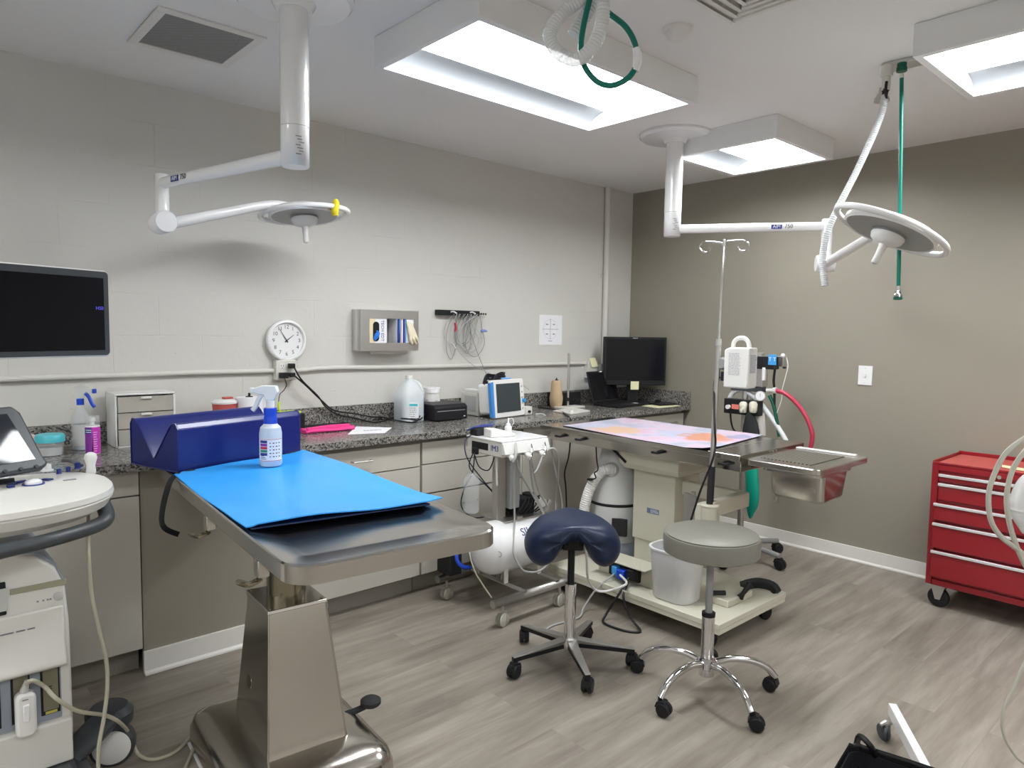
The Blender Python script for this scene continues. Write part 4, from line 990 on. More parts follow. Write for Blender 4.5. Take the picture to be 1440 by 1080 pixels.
obj('stand_base', B().at(M).prism(rounded(-.12, .12, -.10, .10, .03), 0, 0).v and B().at(M @ Matrix.Translation((0, ZC+.001, 0)) @ Matrix.Rotation(-PI/2, 4, 'X')).prism(rounded(-.12, .12, -.075, .10, .03), 0, .014), M_black, t, .003)
obj('sticky_note', B().at(M).box(-.03, .035, zb_-.035, zb_+.03, .0215, .023), M_note, t)
p = at(932, 569, z=ZC)
t = thing('mouse_pad_paper', 'cream paper sheet under the black object at the right end of the counter', 'paper', p)
q = [at(a_, b_, z=ZC) for a_, b_ in ((903, 571), (925, 574), (957, 571), (935, 567.5))]
obj('sheet', B().hexa(q, [p_+V((0, 0, .002)) for p_ in q]), M_note, t)
q = [at(a_, b_, z=ZC+.0025) for a_, b_ in ((912, 568.5), (928, 571), (952, 569.5), (936, 566.5))]
t = thing('phone_handset', 'flat black object with a raised end at the right end of the counter', 'electronics', q[0])
obj('body', B().hexa(q, [p_+V((0, 0, .012)) for p_ in q]), M_black, t, .003)
obj('raised_end', B().ball((q[0]+q[3])/2+V((0.01, 0, .018)), .028, 14, .5), M_black, t)
t = thing('black_cable', 'black cable lying from the sensor box across the counter edge', 'cable', at(780, 576, z=ZC))
obj('cable', B().tube([at(757, 573, z=ZC+.006), at(775, 575, z=ZC+.006), at(790, 579, z=ZC+.006), at(797, 584, z=ZC+.007), at(802.5, 590, y=-.625), at(803, 605, y=-.64), at(800, 640, y=-.645), at(794, 665, y=-.65), at(796, 690, y=-.65), at(797, 740, y=-.65)], .005, 8, 8), M_black, t)

# ============================================================ CASTERS
def caster(b_body, b_wheel, c, r=.028, off=(0, 0), h=None, w_=.042):
    """twin wheel swivel caster whose wheels touch the floor; c: stem point on the leg"""
    ox, oy = off; x, y = c[0]+ox, c[1]+oy
    d = V((ox, oy, 0)); d = d.normalized() if d.length > 1e-6 else V((1, 0, 0)); ax = V((-d.y, d.x, 0))
    cw = V((x, y, r))
    for s in (-1, 1):
        b_wheel.lathe([(r*.5, 0), (r, .002), (r, w_/2-.006), (r*.85, w_/2-.001), (r*.3, w_/2)], cw+ax*s*.002, ax*s, 22)
    # hood
    M = basis(cw, d, ax, (0, 0, 1)); n = 9
    pr = [((r*1.10)*math.cos(a), (r*1.10)*math.sin(a)) for a in [math.radians(-5+k*190/n) for k in range(n+1)]]+[(-r*.5, -r*.1), (r*.5, -r*.1)]
    b_body.at(M).prism([(-p_[0], p_[1]) for p_ in pr], -.0035, .0035, 'y')
    b_body.prism([(-r*1.15, r*.2), (-r*.9, r*.95), (-r*.1, r*1.22), (r*.3, r*1.1), (-r*.2, r*.3)], -w_*.42, w_*.42, 'y')
    b_body.at(None).cyl((c[0], c[1], r*.9), (c[0], c[1], c[2]), .0085, seg=12)
    return b_body, b_wheel

# ============================================================ ROUND STOOL
sc = V((-2.22, -2.205, 0))
t = thing('round_stool', 'round grey vinyl stool on a chrome five-star base', 'stool', sc)
zs = .672; R = .187
obj('seat', B().lathe([(R-.012, zs-.088), (R+.002, zs-.080), (R+.004, zs-.03), (R, zs-.012), (R-.006, zs-.010), (R-.004, zs-.006), (R-.025, zs+.003), (R*.5, zs+.008), (1e-6, zs+.009)], sc, seg=64), M_greyvinyl, t)
obj('seat_plate', B().lathe([(.10, zs-.098), (.10, zs-.089), (.03, zs-.100)], sc, seg=32), M_black, t)
obj('gas_piston', B().cyl(sc+V((0, 0, .33)), sc+V((0, 0, zs-.09)), .0145), M_grey, t)
obj('collar', B().cyl(sc+V((0, 0, .322)), sc+V((0, 0, .338)), .027), M_black, t)
obj('column', B().cyl(sc+V((0, 0, .11)), sc+V((0, 0, .322)), .0255, seg=28).lathe([(.028, .10), (.042, .11), (.042, .135), (.030, .15)], sc, seg=28).lathe([(.030, .075), (.032, .10), (.028, .14)], sc, seg=28), M_chrome, t)
wheels = [at(901, 945, z=.028), at(936, 1008, z=.028), at(1062, 1020, z=.028), at(1087, 965, z=.028), at(985, 914, z=.028)]
base_a = math.atan2(wheels[2].y-sc.y, wheels[2].x-sc.x)
for k in range(5):
    a = base_a+2*PI*k/5; d = V((math.cos(a), math.sin(a), 0)); e = sc+d*.285
    leg = obj('leg', B().tube([sc+d*.03+V((0, 0, .128)), sc+d*.10+V((0, 0, .142)), sc+d*.18+V((0, 0, .135)), sc+d*.245+V((0, 0, .108)), sc+d*.285+V((0, 0, .066))], .0145, 14, 6), M_chrome, t)
    sw = (.9, 2.4, -1.5, .4, 1.8)[k]; off = V((math.cos(a+sw), math.sin(a+sw)))*.018
    bb, bw = caster(B(), B(), (e.x, e.y, .075), .028, off)
    cs = obj('caster', bb, M_black, leg); bw.v and obj('caster_wheels', bw, M_black, leg)

# ============================================================ SADDLE STOOL
sc = V((-2.462, -1.665, 0)); zs = .655
t = thing('saddle_stool', 'navy blue saddle stool with a black and silver star base', 'stool', sc)
# seat axis f (front to back) points at the viewer; side axis follows the picture's right
fx = V((CAM.x-sc.x, CAM.y-sc.y, 0)).normalized(); fx = Matrix.Rotation(.10, 3, 'Z') @ fx
sx_ = V((0, 0, 1)).cross(fx); sx_ = -sx_ if sx_.dot(RIGHT) < 0 else sx_
Ms = basis(sc+V((0, 0, zs)), sx_, fx, sx_.cross(fx))
upsgn = 1 if sx_.cross(fx).z > 0 else -1
outl = [(0, .004), (.045, .006), (.095, .004), (.145, -.012), (.185, -.045), (.207, -.095), (.205, -.145), (.180, -.190), (.140, -.212), (.100, -.200), (.072, -.165), (.052, -.120), (.038, -.072), (.022, -.040), (0, -.030)]
half = spline([V((x, 0, z*.93)) for x, z in outl], 3)
full = half+[V((-p.x, 0, p.z)) for p in half[-2:0:-1]]
rings_ = []; nr = 21
for i in range(nr):
    q = -1+2*i/(nr-1); e = max(.02, (1-abs(q)**3.2)**.5); wq = 1-.16*max(0, -q)
    ring = []
    for p in full:
        # round the ends towards the middle line of the section
        mx_ = math.copysign(min(abs(p.x), .125), p.x)*.9; mz = -.022-.75*max(0, abs(mx_)-.03)*1.0
        x = mx_+(p.x-mx_)*e; z = mz+(p.z-mz)*e
        y = .175*q*(1-.10*(abs(p.x)/.2)**2)
        ring.append((x*wq, y, z+.020*q*q*(1-min(1, abs(p.x)/.2))))
    rings_.append(ring)
Mz = Ms if upsgn > 0 else Ms @ Matrix.Scale(-1, 4, (0, 0, 1))
b = stack(B(Mz), rings_)
st = obj('saddle_seat', b, M_navysaddle, t, sharp=80)
sm = st.modifiers.new('s', 'SUBSURF'); sm.levels = 1; sm.render_levels = 1
obj('tilt_mechanism', B().at(Mz).box(-.045, .045, -.08, .075, -.125, -.045).box(-.03, .03, .04, .10, -.10, -.04), M_black, t, .008)
obj('gas_piston', B().cyl(sc+V((0, 0, .36)), sc+V((0, 0, zs-.11)), .0155), M_black, t)
obj('column', B().cyl(sc+V((0, 0, .08)), sc+V((0, 0, .362)), .0265, .0245, seg=28), M_chrome, t)
obj('tilt_lever', B().at(Mz).tube([(-.04, .05, -.11), (-.10, .09, -.15), (-.145, .10, -.155)], .006, 8, 4).ball((-.15, .10, -.155), .017, 12), M_black, t)
wl = [at(827, 970, z=.028), at(735, 942, z=.028)]
base_a = math.atan2(wl[0].y-sc.y, wl[0].x-sc.x)
for k in range(5):
    a = base_a+2*PI*k/5; d = V((math.cos(a), math.sin(a), 0)); n = V((-d.y, d.x, 0)); e = sc+d*.27
    lo = [sc+d*.02-n*.020+V((0, 0, .082)), sc+d*.285-n*.011+V((0, 0, .068)), sc+d*.285+n*.011+V((0, 0, .068)), sc+d*.02+n*.020+V((0, 0, .082))]
    hi = [sc+d*.02-n*.022+V((0, 0, .118)), sc+d*.285-n*.012+V((0, 0, .088)), sc+d*.285+n*.012+V((0, 0, .088)), sc+d*.02+n*.022+V((0, 0, .118))]
    b = B().mat(0).hexa([p_+V((0, 0, .018)) for p_ in lo], hi).mat(1).hexa(lo, [p_+V((0, 0, .0178)) for p_ in lo])
    leg = obj('leg', b, [M_alu, M_black], t, .004)
    sw = (2.6, 1.2, 2.0, -.8, .5)[k]; off = V((math.cos(a+sw), math.sin(a+sw)))*.016
    bb, bw = caster(B(), B(), (e.x, e.y, .070), .030, off)
    obj('caster', bb, M_black, leg); obj('caster_wheels', bw, M_black, leg)
obj('hub', B().lathe([(.045, .078), (.047, .10), (.034, .125)], sc, seg=28), M_alu, t)

# ============================================================ TABLE WITH THE BLUE PAD
tx0, tx1, ty0, ty1, tz = -3.948, -3.352, -2.262, -.800, .920
t = thing('examination_table', 'stainless steel table on a tapered steel pedestal with a blue pad', 'examination table', (-3.71, -1.53, 0))
# top: tray with raised rim, rounded front corners
outer = [(tx1, ty1), (tx0, ty1)]
def rc(x0, x1, y0, y1, r, n=8):
    o_ = [(x1, y1), (x0, y1)]
    for cx, cy, a0 in ((x0+r, y0+r, 180), (x1-r, y0+r, 270)):
        for k in range(n+1):
            a = math.radians(a0+90*k/n); o_.append((cx+r*math.cos(a), cy+r*math.sin(a)))
    return o_
O = rc(tx0, tx1, ty0, ty1, .075); I1 = rc(tx0+.022, tx1-.022, ty0+.022, ty1-.01, .058); I2 = rc(tx0+.065, tx1-.065, ty0+.10, ty1-.02, .02); I3 = rc(tx0+.085, tx1-.085, ty0+.12, ty1-.03, .015)
rings = [[(p_[0], p_[1], tz-.046) for p_ in O], [(p_[0], p_[1], tz-.004) for p_ in O], [(p_[0]+(.004 if p_[0] < -3.7 else -.004), p_[1]+.004, tz) for p_ in O], [(p_[0], p_[1], tz-.003) for p_ in I1], [(p_[0], p_[1], tz-.010) for p_ in I2], [(p_[0], p_[1], tz-.016) for p_ in I3]]
b = stack(B(), rings)
b.box(tx0+.002, tx1-.002, ty0+.12, ty1-.002, tz-.044, tz-.030)
obj('table_top', b, M_steel, t, 0, sharp=25)
pc_ = V((-3.715, -1.555, 0))
obj('side_rail', B().box(tx0+.03, tx0+.075, ty0+.16, ty1-.05, tz-.082, tz-.047), M_dsteel, t, .003)
obj('side_rail', B().box(tx1-.075, tx1-.03, ty0+.16, ty1-.05, tz-.082, tz-.047), M_dsteel, t, .003)
obj('support_frame', B().box(tx0+.09, tx1-.09, pc_.y-.32, pc_.y+.32, tz-.085, tz-.047), M_dsteel, t, .004)
for yy in (ty0+.26, ty0+.77):
    ck_ = V((tx0-.001, yy, tz-.06))
    cl = obj('rail_clamp', B().box(ck_.x, ck_.x+.03, yy-.02, yy+.02, tz-.092, tz-.047).cyl((ck_.x+.01, yy-.0, tz-.09), (ck_.x+.01, yy, tz-.108), .008), M_steel, t, .003)
    obj('clamp_knob', B().tube([(ck_.x+.012, yy, tz-.10), (ck_.x-.02, yy-.01, tz-.105), (ck_.x-.035, yy+.03, tz-.107)], .008, 10, 3), M_dsteel, cl)
obj('column', B().cyl((pc_.x, pc_.y, .56), (pc_.x, pc_.y, tz-.05), .062, seg=36), M_dsteel, t)
# tapered pedestal
zl, zh = .135, .575
def rect(cx, cy, hx_, hy_, z): return [(cx-hx_, cy-hy_, z), (cx+hx_, cy-hy_, z), (cx+hx_, cy+hy_, z), (cx-hx_, cy+hy_, z)]
cx_, cy_ = -3.705, -1.545
ped = obj('pedestal', B().hexa(rect(cx_, cy_, .128, .172, zl), rect(cx_-.008, cy_, .092, .108, zh)), M_steelv, t, .002)
obj('pedestal_cap', B().hexa(rect(cx_-.008, cy_, .098, .114, zh), rect(cx_-.008, cy_, .095, .111, zh+.012)), M_steel, ped, .002)
b = B()
for sx2 in (-1, 1):
    for sy2 in (-1, 1): b.cyl((cx_-.008+sx2*.082, cy_+sy2*.098, zh+.012), (cx_-.008+sx2*.082, cy_+sy2*.098, zh+.0155), .005, seg=10)
obj('bolts', b, M_dsteel, ped)
tt = (.30-zl)/(zh-zl); hxm = .128+(.092-.128)*tt; px_ = cx_-.008*tt-hxm
Mn = basis((px_, cy_+.045, .30), (0, -1, 0), V((.036-.008, 0, zh-zl)).normalized(), V((-(zh-zl), 0, .028)).normalized())
obj('access_hole', B().at(Mn).lathe([(.023, -.001), (.023, .0012), (1e-6, .0013)], (0, 0, 0), (0, 0, 1), 28), M_dsteel, ped)
obj('edge_trim', B().tube([(cx_-.128, cy_-.172, zl), (cx_-.100, cy_-.108, zh)], .003, 6).tube([(cx_+.128, cy_-.172, zl), (cx_+.084, cy_-.108, zh)], .003, 6), M_steel, ped)
# domed base
def srr(hx_, hy_, z, r, cx=cx_-.003, cy=cy_+.01): return [(x, y, z) for x, y in rounded(cx-hx_, cx+hx_, cy-hy_, cy+hy_, r, 6)]
obj('base', stack(B(), [srr(.245, .33, .004, .07), srr(.250, .335, .03, .07), srr(.248, .333, .075, .07), srr(.236, .318, .108, .06), srr(.205, .285, .128, .05), srr(.165, .24, .1355, .04), srr(.10, .15, .136, .03)]), M_steelv, t, 0, sharp=50)
obj('pedal', B().tube([(cx_+.12, cy_-.02, .12), (cx_+.21, cy_-.035, .125), (cx_+.275, cy_-.06, .15)], .014, 10, 4, flat=.7), M_blackm, t)
q = V((cx_+.305, cy_-.085, .165)); q = at(513, 985, x=cx_+.30)
q = V((-3.435, -1.60, .155))
obj('pedal_pad', B().lathe([(.030, -.014), (.036, -.008), (.036, .004), (.028, .010), (1e-6, .012)], q, seg=24), M_blackm, t)
q = at(765-302, 866, x=-3.60)
obj('side_knob', B().cyl((cx_+.085, -1.56, .53), (cx_+.125, -1.57, .53), .012), M_alu, t)

t.rotation_euler.z = math.radians(-5)
# blue pad cover lying over the top
q = [(-3.975, -1.885), (-3.395, -1.975), (-3.330, -.872), (-3.903, -1.028)]
t = thing('blue_pad', 'bright blue pad cover spread on the steel table', 'pad', (-3.68, -1.45, tz))
def pad(u, v, dz=0):
    x = (q[0][0]*(1-u)+q[1][0]*u)*(1-v)+(q[3][0]*(1-u)+q[2][0]*u)*v
    y = (q[0][1]*(1-u)+q[1][1]*u)*(1-v)+(q[3][1]*(1-u)+q[2][1]*u)*v
    z = tz+.0125+.004*math.sin(3.1*u+1)*math.cos(5*v)+.002*math.sin(9*u+4*v)*math.sin(7*v)
    edge = max(0, (u-.93)/.07); z += .006*edge; z += .010*max(0, (.12-v)/.12)*(.4+.6*math.sin(5*u)**2)
    if u < .04: z -= .004
    return (x, y, z+dz)
nu, nv = 40, 50
b = B().grid(lambda u, v: pad(u, v, .0), nu, nv).grid(lambda u, v: pad(u, v, -.0035), nu, nv)
for s in (0, 1): b.grid(lambda u, v: pad(u, s, -.0035*v), nu, 2).grid(lambda u, v: pad(s, u, -.0035*v), nv, 2)
obj('cover', b, M_bluemat, t)
obj('pad_base', B().hexa([(-3.955, -1.870, tz+.0005), (-3.425, -1.950, tz+.0005), (-3.36, -1.02, tz+.0005), (-3.885, -1.03, tz+.0005)], [(-3.955, -1.870, tz+.0045), (-3.425, -1.950, tz+.0045), (-3.36, -1.02, tz+.0045), (-3.885, -1.03, tz+.0045)]), M_bluepad, t)

# V-trough cushion
t = thing('v_trough_cushion', 'navy vinyl V-shaped positioning cushion across the far end of the table', 'cushion', (-3.65, -.85, tz))
cu = Matrix.Translation((-3.88, -1.0, 0)) @ Matrix.Rotation(math.radians(16.0), 4, 'Z')
xl, xr, yf, yb = 0, .570, 0, .305; zt2 = 1.105; z0 = tz+.006
prof = [(yf, z0), (yf-.002, zt2-.02), (yf+.012, zt2), (yf+.03, zt2-.001), (yf+.048, zt2-.014), ((yf+yb)/2-.004, z0+.038), ((yf+yb)/2+.004, z0+.038), (yb-.048, zt2-.016), (yb-.03, zt2-.002), (yb-.012, zt2), (yb+.001, zt2-.02), (yb, z0)]
obj('trough', B(cu).prism(prof, xl, xr, 'x'), M_navy, t, .010, seg=3)
for xx in (xl-.001, xr+.001): obj('piping', B(cu).tube([(xx, y, z) for y, z in prof], .0028, 6, closed=True), M_navy, t)
xl, yf = -3.88, -1.0
obj('strap', B().tube([(-3.83, -1.008, z0+.006), (-3.905, -1.035, z0-.004), (-3.935, -1.045, tz-.05), (-3.952, -1.04, tz-.14), (-3.945, -1.055, tz-.18), (-3.905, -1.075, tz-.205)], .016, 8, 6, flat=.12), M_black, t)
obj('base_strap', B().box(-3.46, -3.36, -1.02, -.86, tz-.0005, tz+.005), M_black, t)

# spray bottle standing by the cushion
c = at(381, 654, z=tz+.014); a = cam_angle(c)
t = thing('spray_bottle', 'white spray bottle with blue neck and printed label standing on the blue pad', 'spray bottle', c)
obj('bottle', B().lathe([(.038, 0), (.042, .006), (.042, .125), (.038, .148), (.026, .160), (.024, .168)], c, seg=36), mat('milky_plastic', (.62, .68, .74), .3, var=.03, alpha=.93), t)
obj('neck_sleeve', B().lathe([(.0255, .163), (.0245, .185), (.0225, .195), (.0245, .200), (.0245, .222), (.018, .224)], c, seg=32), M_blueplas, t)
dd = V((-RIGHT.x, -RIGHT.y, 0)).normalized()
trigger(t, c, c.z+.222, dd, M_white, M_wplas, M_wplas, 1.25, .015)
b = B(); arc_panel(b, c, .0424, a-1.15, a+1.15, c.z+.022, c.z+.108, 16); lb = obj('label', b, M_paper, t)
b = B(); cols = [M_navyprint, M_purple, M_redprint, M_greenprint, M_navyprint, M_ink]
for k in range(5): arc_panel(b.mat(k), c, .0431, a-1.02, a-.30, c.z+.092-.012*k, c.z+.102-.012*k, 5)
for k in range(5):
    for j in range(4): arc_panel(b.mat(5), c, .0431, a-.1+.27*j, a-.1+.27*j+.10+.05*((k+j) % 2), c.z+.090-.013*k, c.z+.0935-.013*k, 3)
for k in range(3): arc_panel(b.mat(5), c, .0431, a-.95, a-.4-.1*k, c.z+.030+.006*k, c.z+.032+.006*k, 5)
arc_panel(b.mat(2), c, .0431, a-1.1, a+1.1, c.z+.023, c.z+.0245, 12); arc_panel(b.mat(2), c, .0431, a-1.1, a+1.1, c.z+.105, c.z+.1065, 12)
obj('label_print', b, cols, lb)

# ============================================================ COMPRESSOR CART
t = thing('dental_compressor_cart', 'white air tank and instrument box on a steel-tube rolling cart by the cabinets', 'compressor cart', (-2.2, -.95, 0))
for yy, nm in ((-1.185, 0), (-.725, 1)):
    b = B(); xa, xb = -2.50, -1.95
    b.lathe([(.0205, 0), (.0205, xb-xa), (.017, xb-xa), (.017, .003), (.0205, 0)], (xa, yy, .125), (1, 0, 0), 24)
    b.lathe([(.0172, .02), (.0172, .022), (1e-6, .023)], (xa, yy, .125), (1, 0, 0), 16)
    rail = obj('rail_tube', b, M_alu, t)
    for xw in (-2.435, -2.03):
        bw = B().at(None)
        s_ = (.012, -.010)[nm]
        cw = V((xw, yy, .034))
        wh = B()
        for s in (-1, 1): wh.lathe([(.012, 0), (.033, .002), (.034, .010), (.028, .013)], cw+V((0, s*.002, 0)).xyz, (0.35, s, 0), 24)
        cs = obj('caster', B().cyl((xw, yy, .05), (xw, yy, .106), .008).box(xw-.028, xw+.028, yy-.004, yy+.004, .03, .074).lathe([(.0345, -.005), (.0365, -.004), (.0365, .004), (.0345, .005)], cw+V((0, 0, .0)), (.35, 1, 0), 24), mat('caster_beige_grey', (.40, .38, .33), .5), rail)
        obj('caster_wheel', wh, M_rubber, cs)
for xx in (-2.30, -2.06):
    obj('cross_bar', B().box(xx-.014, xx+.014, -1.20, -.71, .146, .152), M_alu, t)
    obj('tank_foot', B().box(xx-.013, xx+.013, -1.06, -1.055, .15, .24).box(xx-.013, xx+.013, -.85, -.845, .15, .24), M_offw, t)
tc_ = V((-2.415, -.955, .318)); Lt = .55; R = .140
tank = obj('air_tank', B().lathe([(1e-6, 0), (R*.45, .006), (R*.78, .028), (R*.95, .06), (R, .095), (R, Lt-.095), (R*.95, Lt-.06), (R*.78, Lt-.028), (R*.45, Lt-.006), (1e-6, Lt)], tc_, (1, 0, 0), 48), M_white, t, sharp=60)
Mt = faceX_M(tc_.x+.020, -1.02, .335)
ql = V((-2.405, -1.01, .33))
obj('round_logo', B().tube([V((tc_.x+.046, -.955-.122, .325))+V((.45, -.9, 0)).normalized()*.014*math.cos(k*PI/8)+V((0, 0, .014*math.sin(k*PI/8))) for k in range(16)], .0016, 6, closed=True), M_grey, tank)
# lettering on the upper front of the tank
th_ = math.radians(38); pn = V((0, -math.cos(th_), math.sin(th_)))
Mx = basis(V((-2.17, -.955, .318))+pn*(R+.0003), (1, 0, 0), V((0, math.sin(th_), math.cos(th_))), pn)
obj('tank_lettering', B().text('SIL', .060, Mx, .0006), M_navyprint, tank)
obj('pump_platform', B().box(-2.27, -1.95, -1.01, -.80, .452, .460), M_alu, t, .002)
b = B().box(-2.13, -2.03, -.96, -.84, .461, .55).cyl((-2.00, -.90, .461), (-2.00, -.90, .56), .035).box(-2.22, -2.15, -.90, -.84, .461, .51)
obj('pump', b, M_blackm, t, .006)
obj('pressure_gauge', B().cyl((-2.005, -1.00, .53), (-2.015, -1.03, .53), .022).lathe([(.024, 0), (.024, .006), (.020, .006)], (-2.015, -1.03, .53), (-.3, -1, 0)), M_offw, t)
b = B()
for k in range(6):
    b.tube([(-2.16+.03*k, -.97, .465), (-2.14+.03*k, -1.0-.005*k, .52), (-2.10+.02*k, -.99, .56), (-2.07+.02*k, -.93, .50)], .004, 6, 5)
obj('pump_tubes', b, M_blackm, t)
obj('regulator', B().cyl((-1.97, -.98, .46), (-1.93, -1.01, .53), .014).cyl((-2.16, -1.0, .461), (-2.16, -1.0, .475), .02), M_alu, t)
obj('mast', B().box(-2.075, -2.03, -.745, -.70, .452, .765).box(-2.025, -2.005, -.735, -.715, .46, .765), M_alu, t, .003)
obj('mast_sleeve', B().box(-1.995, -1.925, -.76, -.70, .50, .77), mat('clear_grey', (.42, .43, .43), .3, alpha=.8), t, .004)
bx = (-2.135, -1.815, -.845, -.560)
bo = obj('instrument_box', B().box(bx[0], bx[1], bx[2], bx[3], .772, .848), M_offw, t, .004)
obj('box_lid', B().box(bx[0]-.004, bx[1]+.004, bx[2]-.004, bx[3]+.004, .848, .858), M_white, t, .003)
obj('front_panel', B().hexa([(bx[0]-.003, bx[2]-.03, .790), (bx[1]+.003, bx[2]-.03, .790), (bx[1]+.003, bx[2], .785), (bx[0]-.003, bx[2], .785)], [(bx[0]-.003, bx[2]-.012, .846), (bx[1]+.003, bx[2]-.012, .846), (bx[1]+.003, bx[2], .848), (bx[0]-.003, bx[2], .848)]), M_wplas, t, .003)
obj('side_recess', B().box(bx[0]-.0015, bx[0]+.001, -.735, -.600, .795, .832), M_black, bo)
obj('plug', B().box(bx[0]-.02, bx[0], -.66, -.62, .765, .80), M_black, bo, .003)
obj('box_lettering', B().text('IM3', .042, faceX_M(bx[0]-.001, -.788, .812), .0008), M_navyprint, bo)
for k, xx in enumerate((-2.10, -1.985, -1.885)):
    p = V((xx, bx[2]-.040, .775))
    h = obj('handpiece_holder', B().ball(p, .0165, 14).cyl(p, p+V((0, .03, .008)), .010), M_wplas, t)
    e = p+V((.035, .012, .075)) if k == 0 else p+V((.030, .012, .055))
    obj('handpiece', B().tube([p+V((-.010, -.016, -.02)), p+V((.005, -.020, .01)), e], .0065, 10, 4, rs=[.0045, .0075, .008, .004]), M_gtube if k == 0 else M_chrome, h)
obj('small_handpiece', B().tube([(-1.955, -.90, .69), (-1.935, -.905, .71), (-1.89, -.895, .765)], .005, 8, 4), M_gtube, t)
b = B()
pz = lambda k: V((-2.10+.11*k, bx[2]-.05, .765))
for k, pts in enumerate((
    [(-2.105, -.905, .765), (-2.15, -.95, .62), (-2.22, -1.03, .47), (-2.29, -1.10, .33), (-2.24, -1.125, .225), (-2.12, -1.13, .20), (-2.03, -1.125, .26), (-2.03, -1.11, .40), (-2.04, -1.03, .52), (-2.085, -.93, .70), (-2.09, -.91, .765)],
    [(-1.99, -.90, .765), (-2.00, -.94, .60), (-2.01, -1.02, .50), (-2.02, -1.04, .47)],
    [(-1.98, -.90, .765), (-1.985, -.96, .60), (-1.975, -1.03, .50), (-1.99, -1.0, .47)],
    [(-1.885, -.90, .78), (-1.83, -.91, .80), (-1.775, -.90, .74), (-1.745, -.88, .62), (-1.75, -.87, .50), (-1.77, -.90, .40)])):
    obj('instrument_hose', B().tube(pts, .0055, 8, 7), M_gtube, t)
# clear bottle on the side and cable loops
obj('supply_bottle', B().lathe([(.030, 0), (.042, .010), (.044, .14), (.035, .17), (.02, .185)], (-2.20, -.68, .50), seg=24), M_glass, t)
obj('white_lead', B().tube([(-2.10, -.76, .77), (-2.105, -.77, .70), (-2.10, -.77, .63)], .006, 8, 3), M_wplas, t)
for k, pts in enumerate((
    [(-2.145, -.60, .86), (-2.20, -.62, .83), (-2.21, -.66, .74), (-2.17, -.74, .62), (-2.13, -.80, .52), (-2.18, -.78, .44), (-2.27, -.74, .43), (-2.33, -.72, .50), (-2.30, -.72, .60), (-2.22, -.70, .68), (-2.165, -.66, .775)],
    [(-2.16, -.64, .77), (-2.22, -.68, .70), (-2.17, -.76, .60), (-2.11, -.82, .50), (-2.09, -.84, .47)],
    [(-2.16, -.65, .77), (-2.155, -.68, .70), (-2.14, -.74, .69), (-2.13, -.78, .765)])):
    obj('black_lead', B().tube(pts, .0035, 8, 7), mat('navy_black', (.012, .018, .045), .4), t)
obj('motor_block', B().box(-2.47, -2.39, -.80, -.68, .153, .31), M_blackm, t, .006)
obj('blue_air_line', B().tube([(-2.44, -.82, .30), (-2.455, -.84, .25), (-2.43, -.86, .215), (-2.38, -.86, .20)], .011, 10, 6), M_blueplas, t)
obj('drain_line', B().tube([(-2.34, -.90, .45), (-2.46, -.95, .36), (-2.47, -1.0, .25), (-2.43, -1.03, .16), (-2.40, -1.06, .10)], .004, 8, 6), M_cable, t)
def carry(o, full=True):
    d = V((-.195, -.20, .042))
    for v in o.data.vertices:
        k = max(0, min(1, (v.co.z-.46)/.31))
        v.co += V((d.x*(1 if full else k), d.y*(1 if full else k), d.z*k))
    for ch in o.children: carry(ch, full)
for o in list(t.children):
    n = o.name.split('.')[0]
    if n in ('mast', 'mast_sleeve', 'instrument_box', 'box_lid', 'front_panel', 'handpiece_holder', 'small_handpiece', 'supply_bottle', 'white_lead'): carry(o)
    elif n in ('instrument_hose', 'black_lead'): carry(o, False)
# things on top of the box
p = V((-2.03, -.70, .8585))
t2 = thing('scaler_unit', 'small white wedge-shaped device on top of the instrument box', 'medical device', p)
obj('body', B().prism([(-.085, 0), (.055, 0), (.055, .022), (-.02, .042), (-.085, .048)], -.045, .045, 'y').v and B().at(Matrix.Translation(p) @ Matrix.Rotation(-.25, 4, 'Z')).prism([(-.07, .0005), (.075, .0005), (.075, .016), (-.01, .040), (-.07, .044)], -.045, .045, 'y'), M_wplas, t2, .004)
p = V((-2.095, -.60, .8585))
t2 = thing('foot_control', 'black device with a coiled navy cable on the back corner of the instrument box', 'electronics', p)
obj('body', B().box(-2.13, -2.05, -.635, -.575, .8587, .895), M_blackm, t2, .004)
obj('coiled_lead', B().tube([(-2.12, -.60, .90), (-2.05, -.58, .905), (-1.99, -.60, .903), (-2.05, -.63, .908), (-2.13, -.615, .905), (-2.15, -.58, .885)], .005, 8, 6), M_navyprint, t2)
p = V((-1.915, -.645, .8585))
t2 = thing('dropper_bottle', 'small white dropper bottle standing on the instrument box', 'bottle', p)
obj('bottle', B().lathe([(.018, 0), (.020, .004), (.020, .035), (.012, .042)], p, seg=20), M_wplas, t2)
obj('nozzle', B().lathe([(.013, .042), (.013, .052), (.005, .056), (.003, .085), (1e-6, .086)], p, seg=16), M_white, t2)
obj('cap_strap', B().tube([p+V((.004, 0, .078)), p+V((.018, -.012, .082)), p+V((.026, -.018, .06)), p+V((.018, -.012, .044))], .002, 6, 4), M_wplas, t2)

for nm in ('scaler_unit', 'foot_control', 'dropper_bottle'):
    bpy.data.objects[nm].location += V((-.195, -.20, .042))

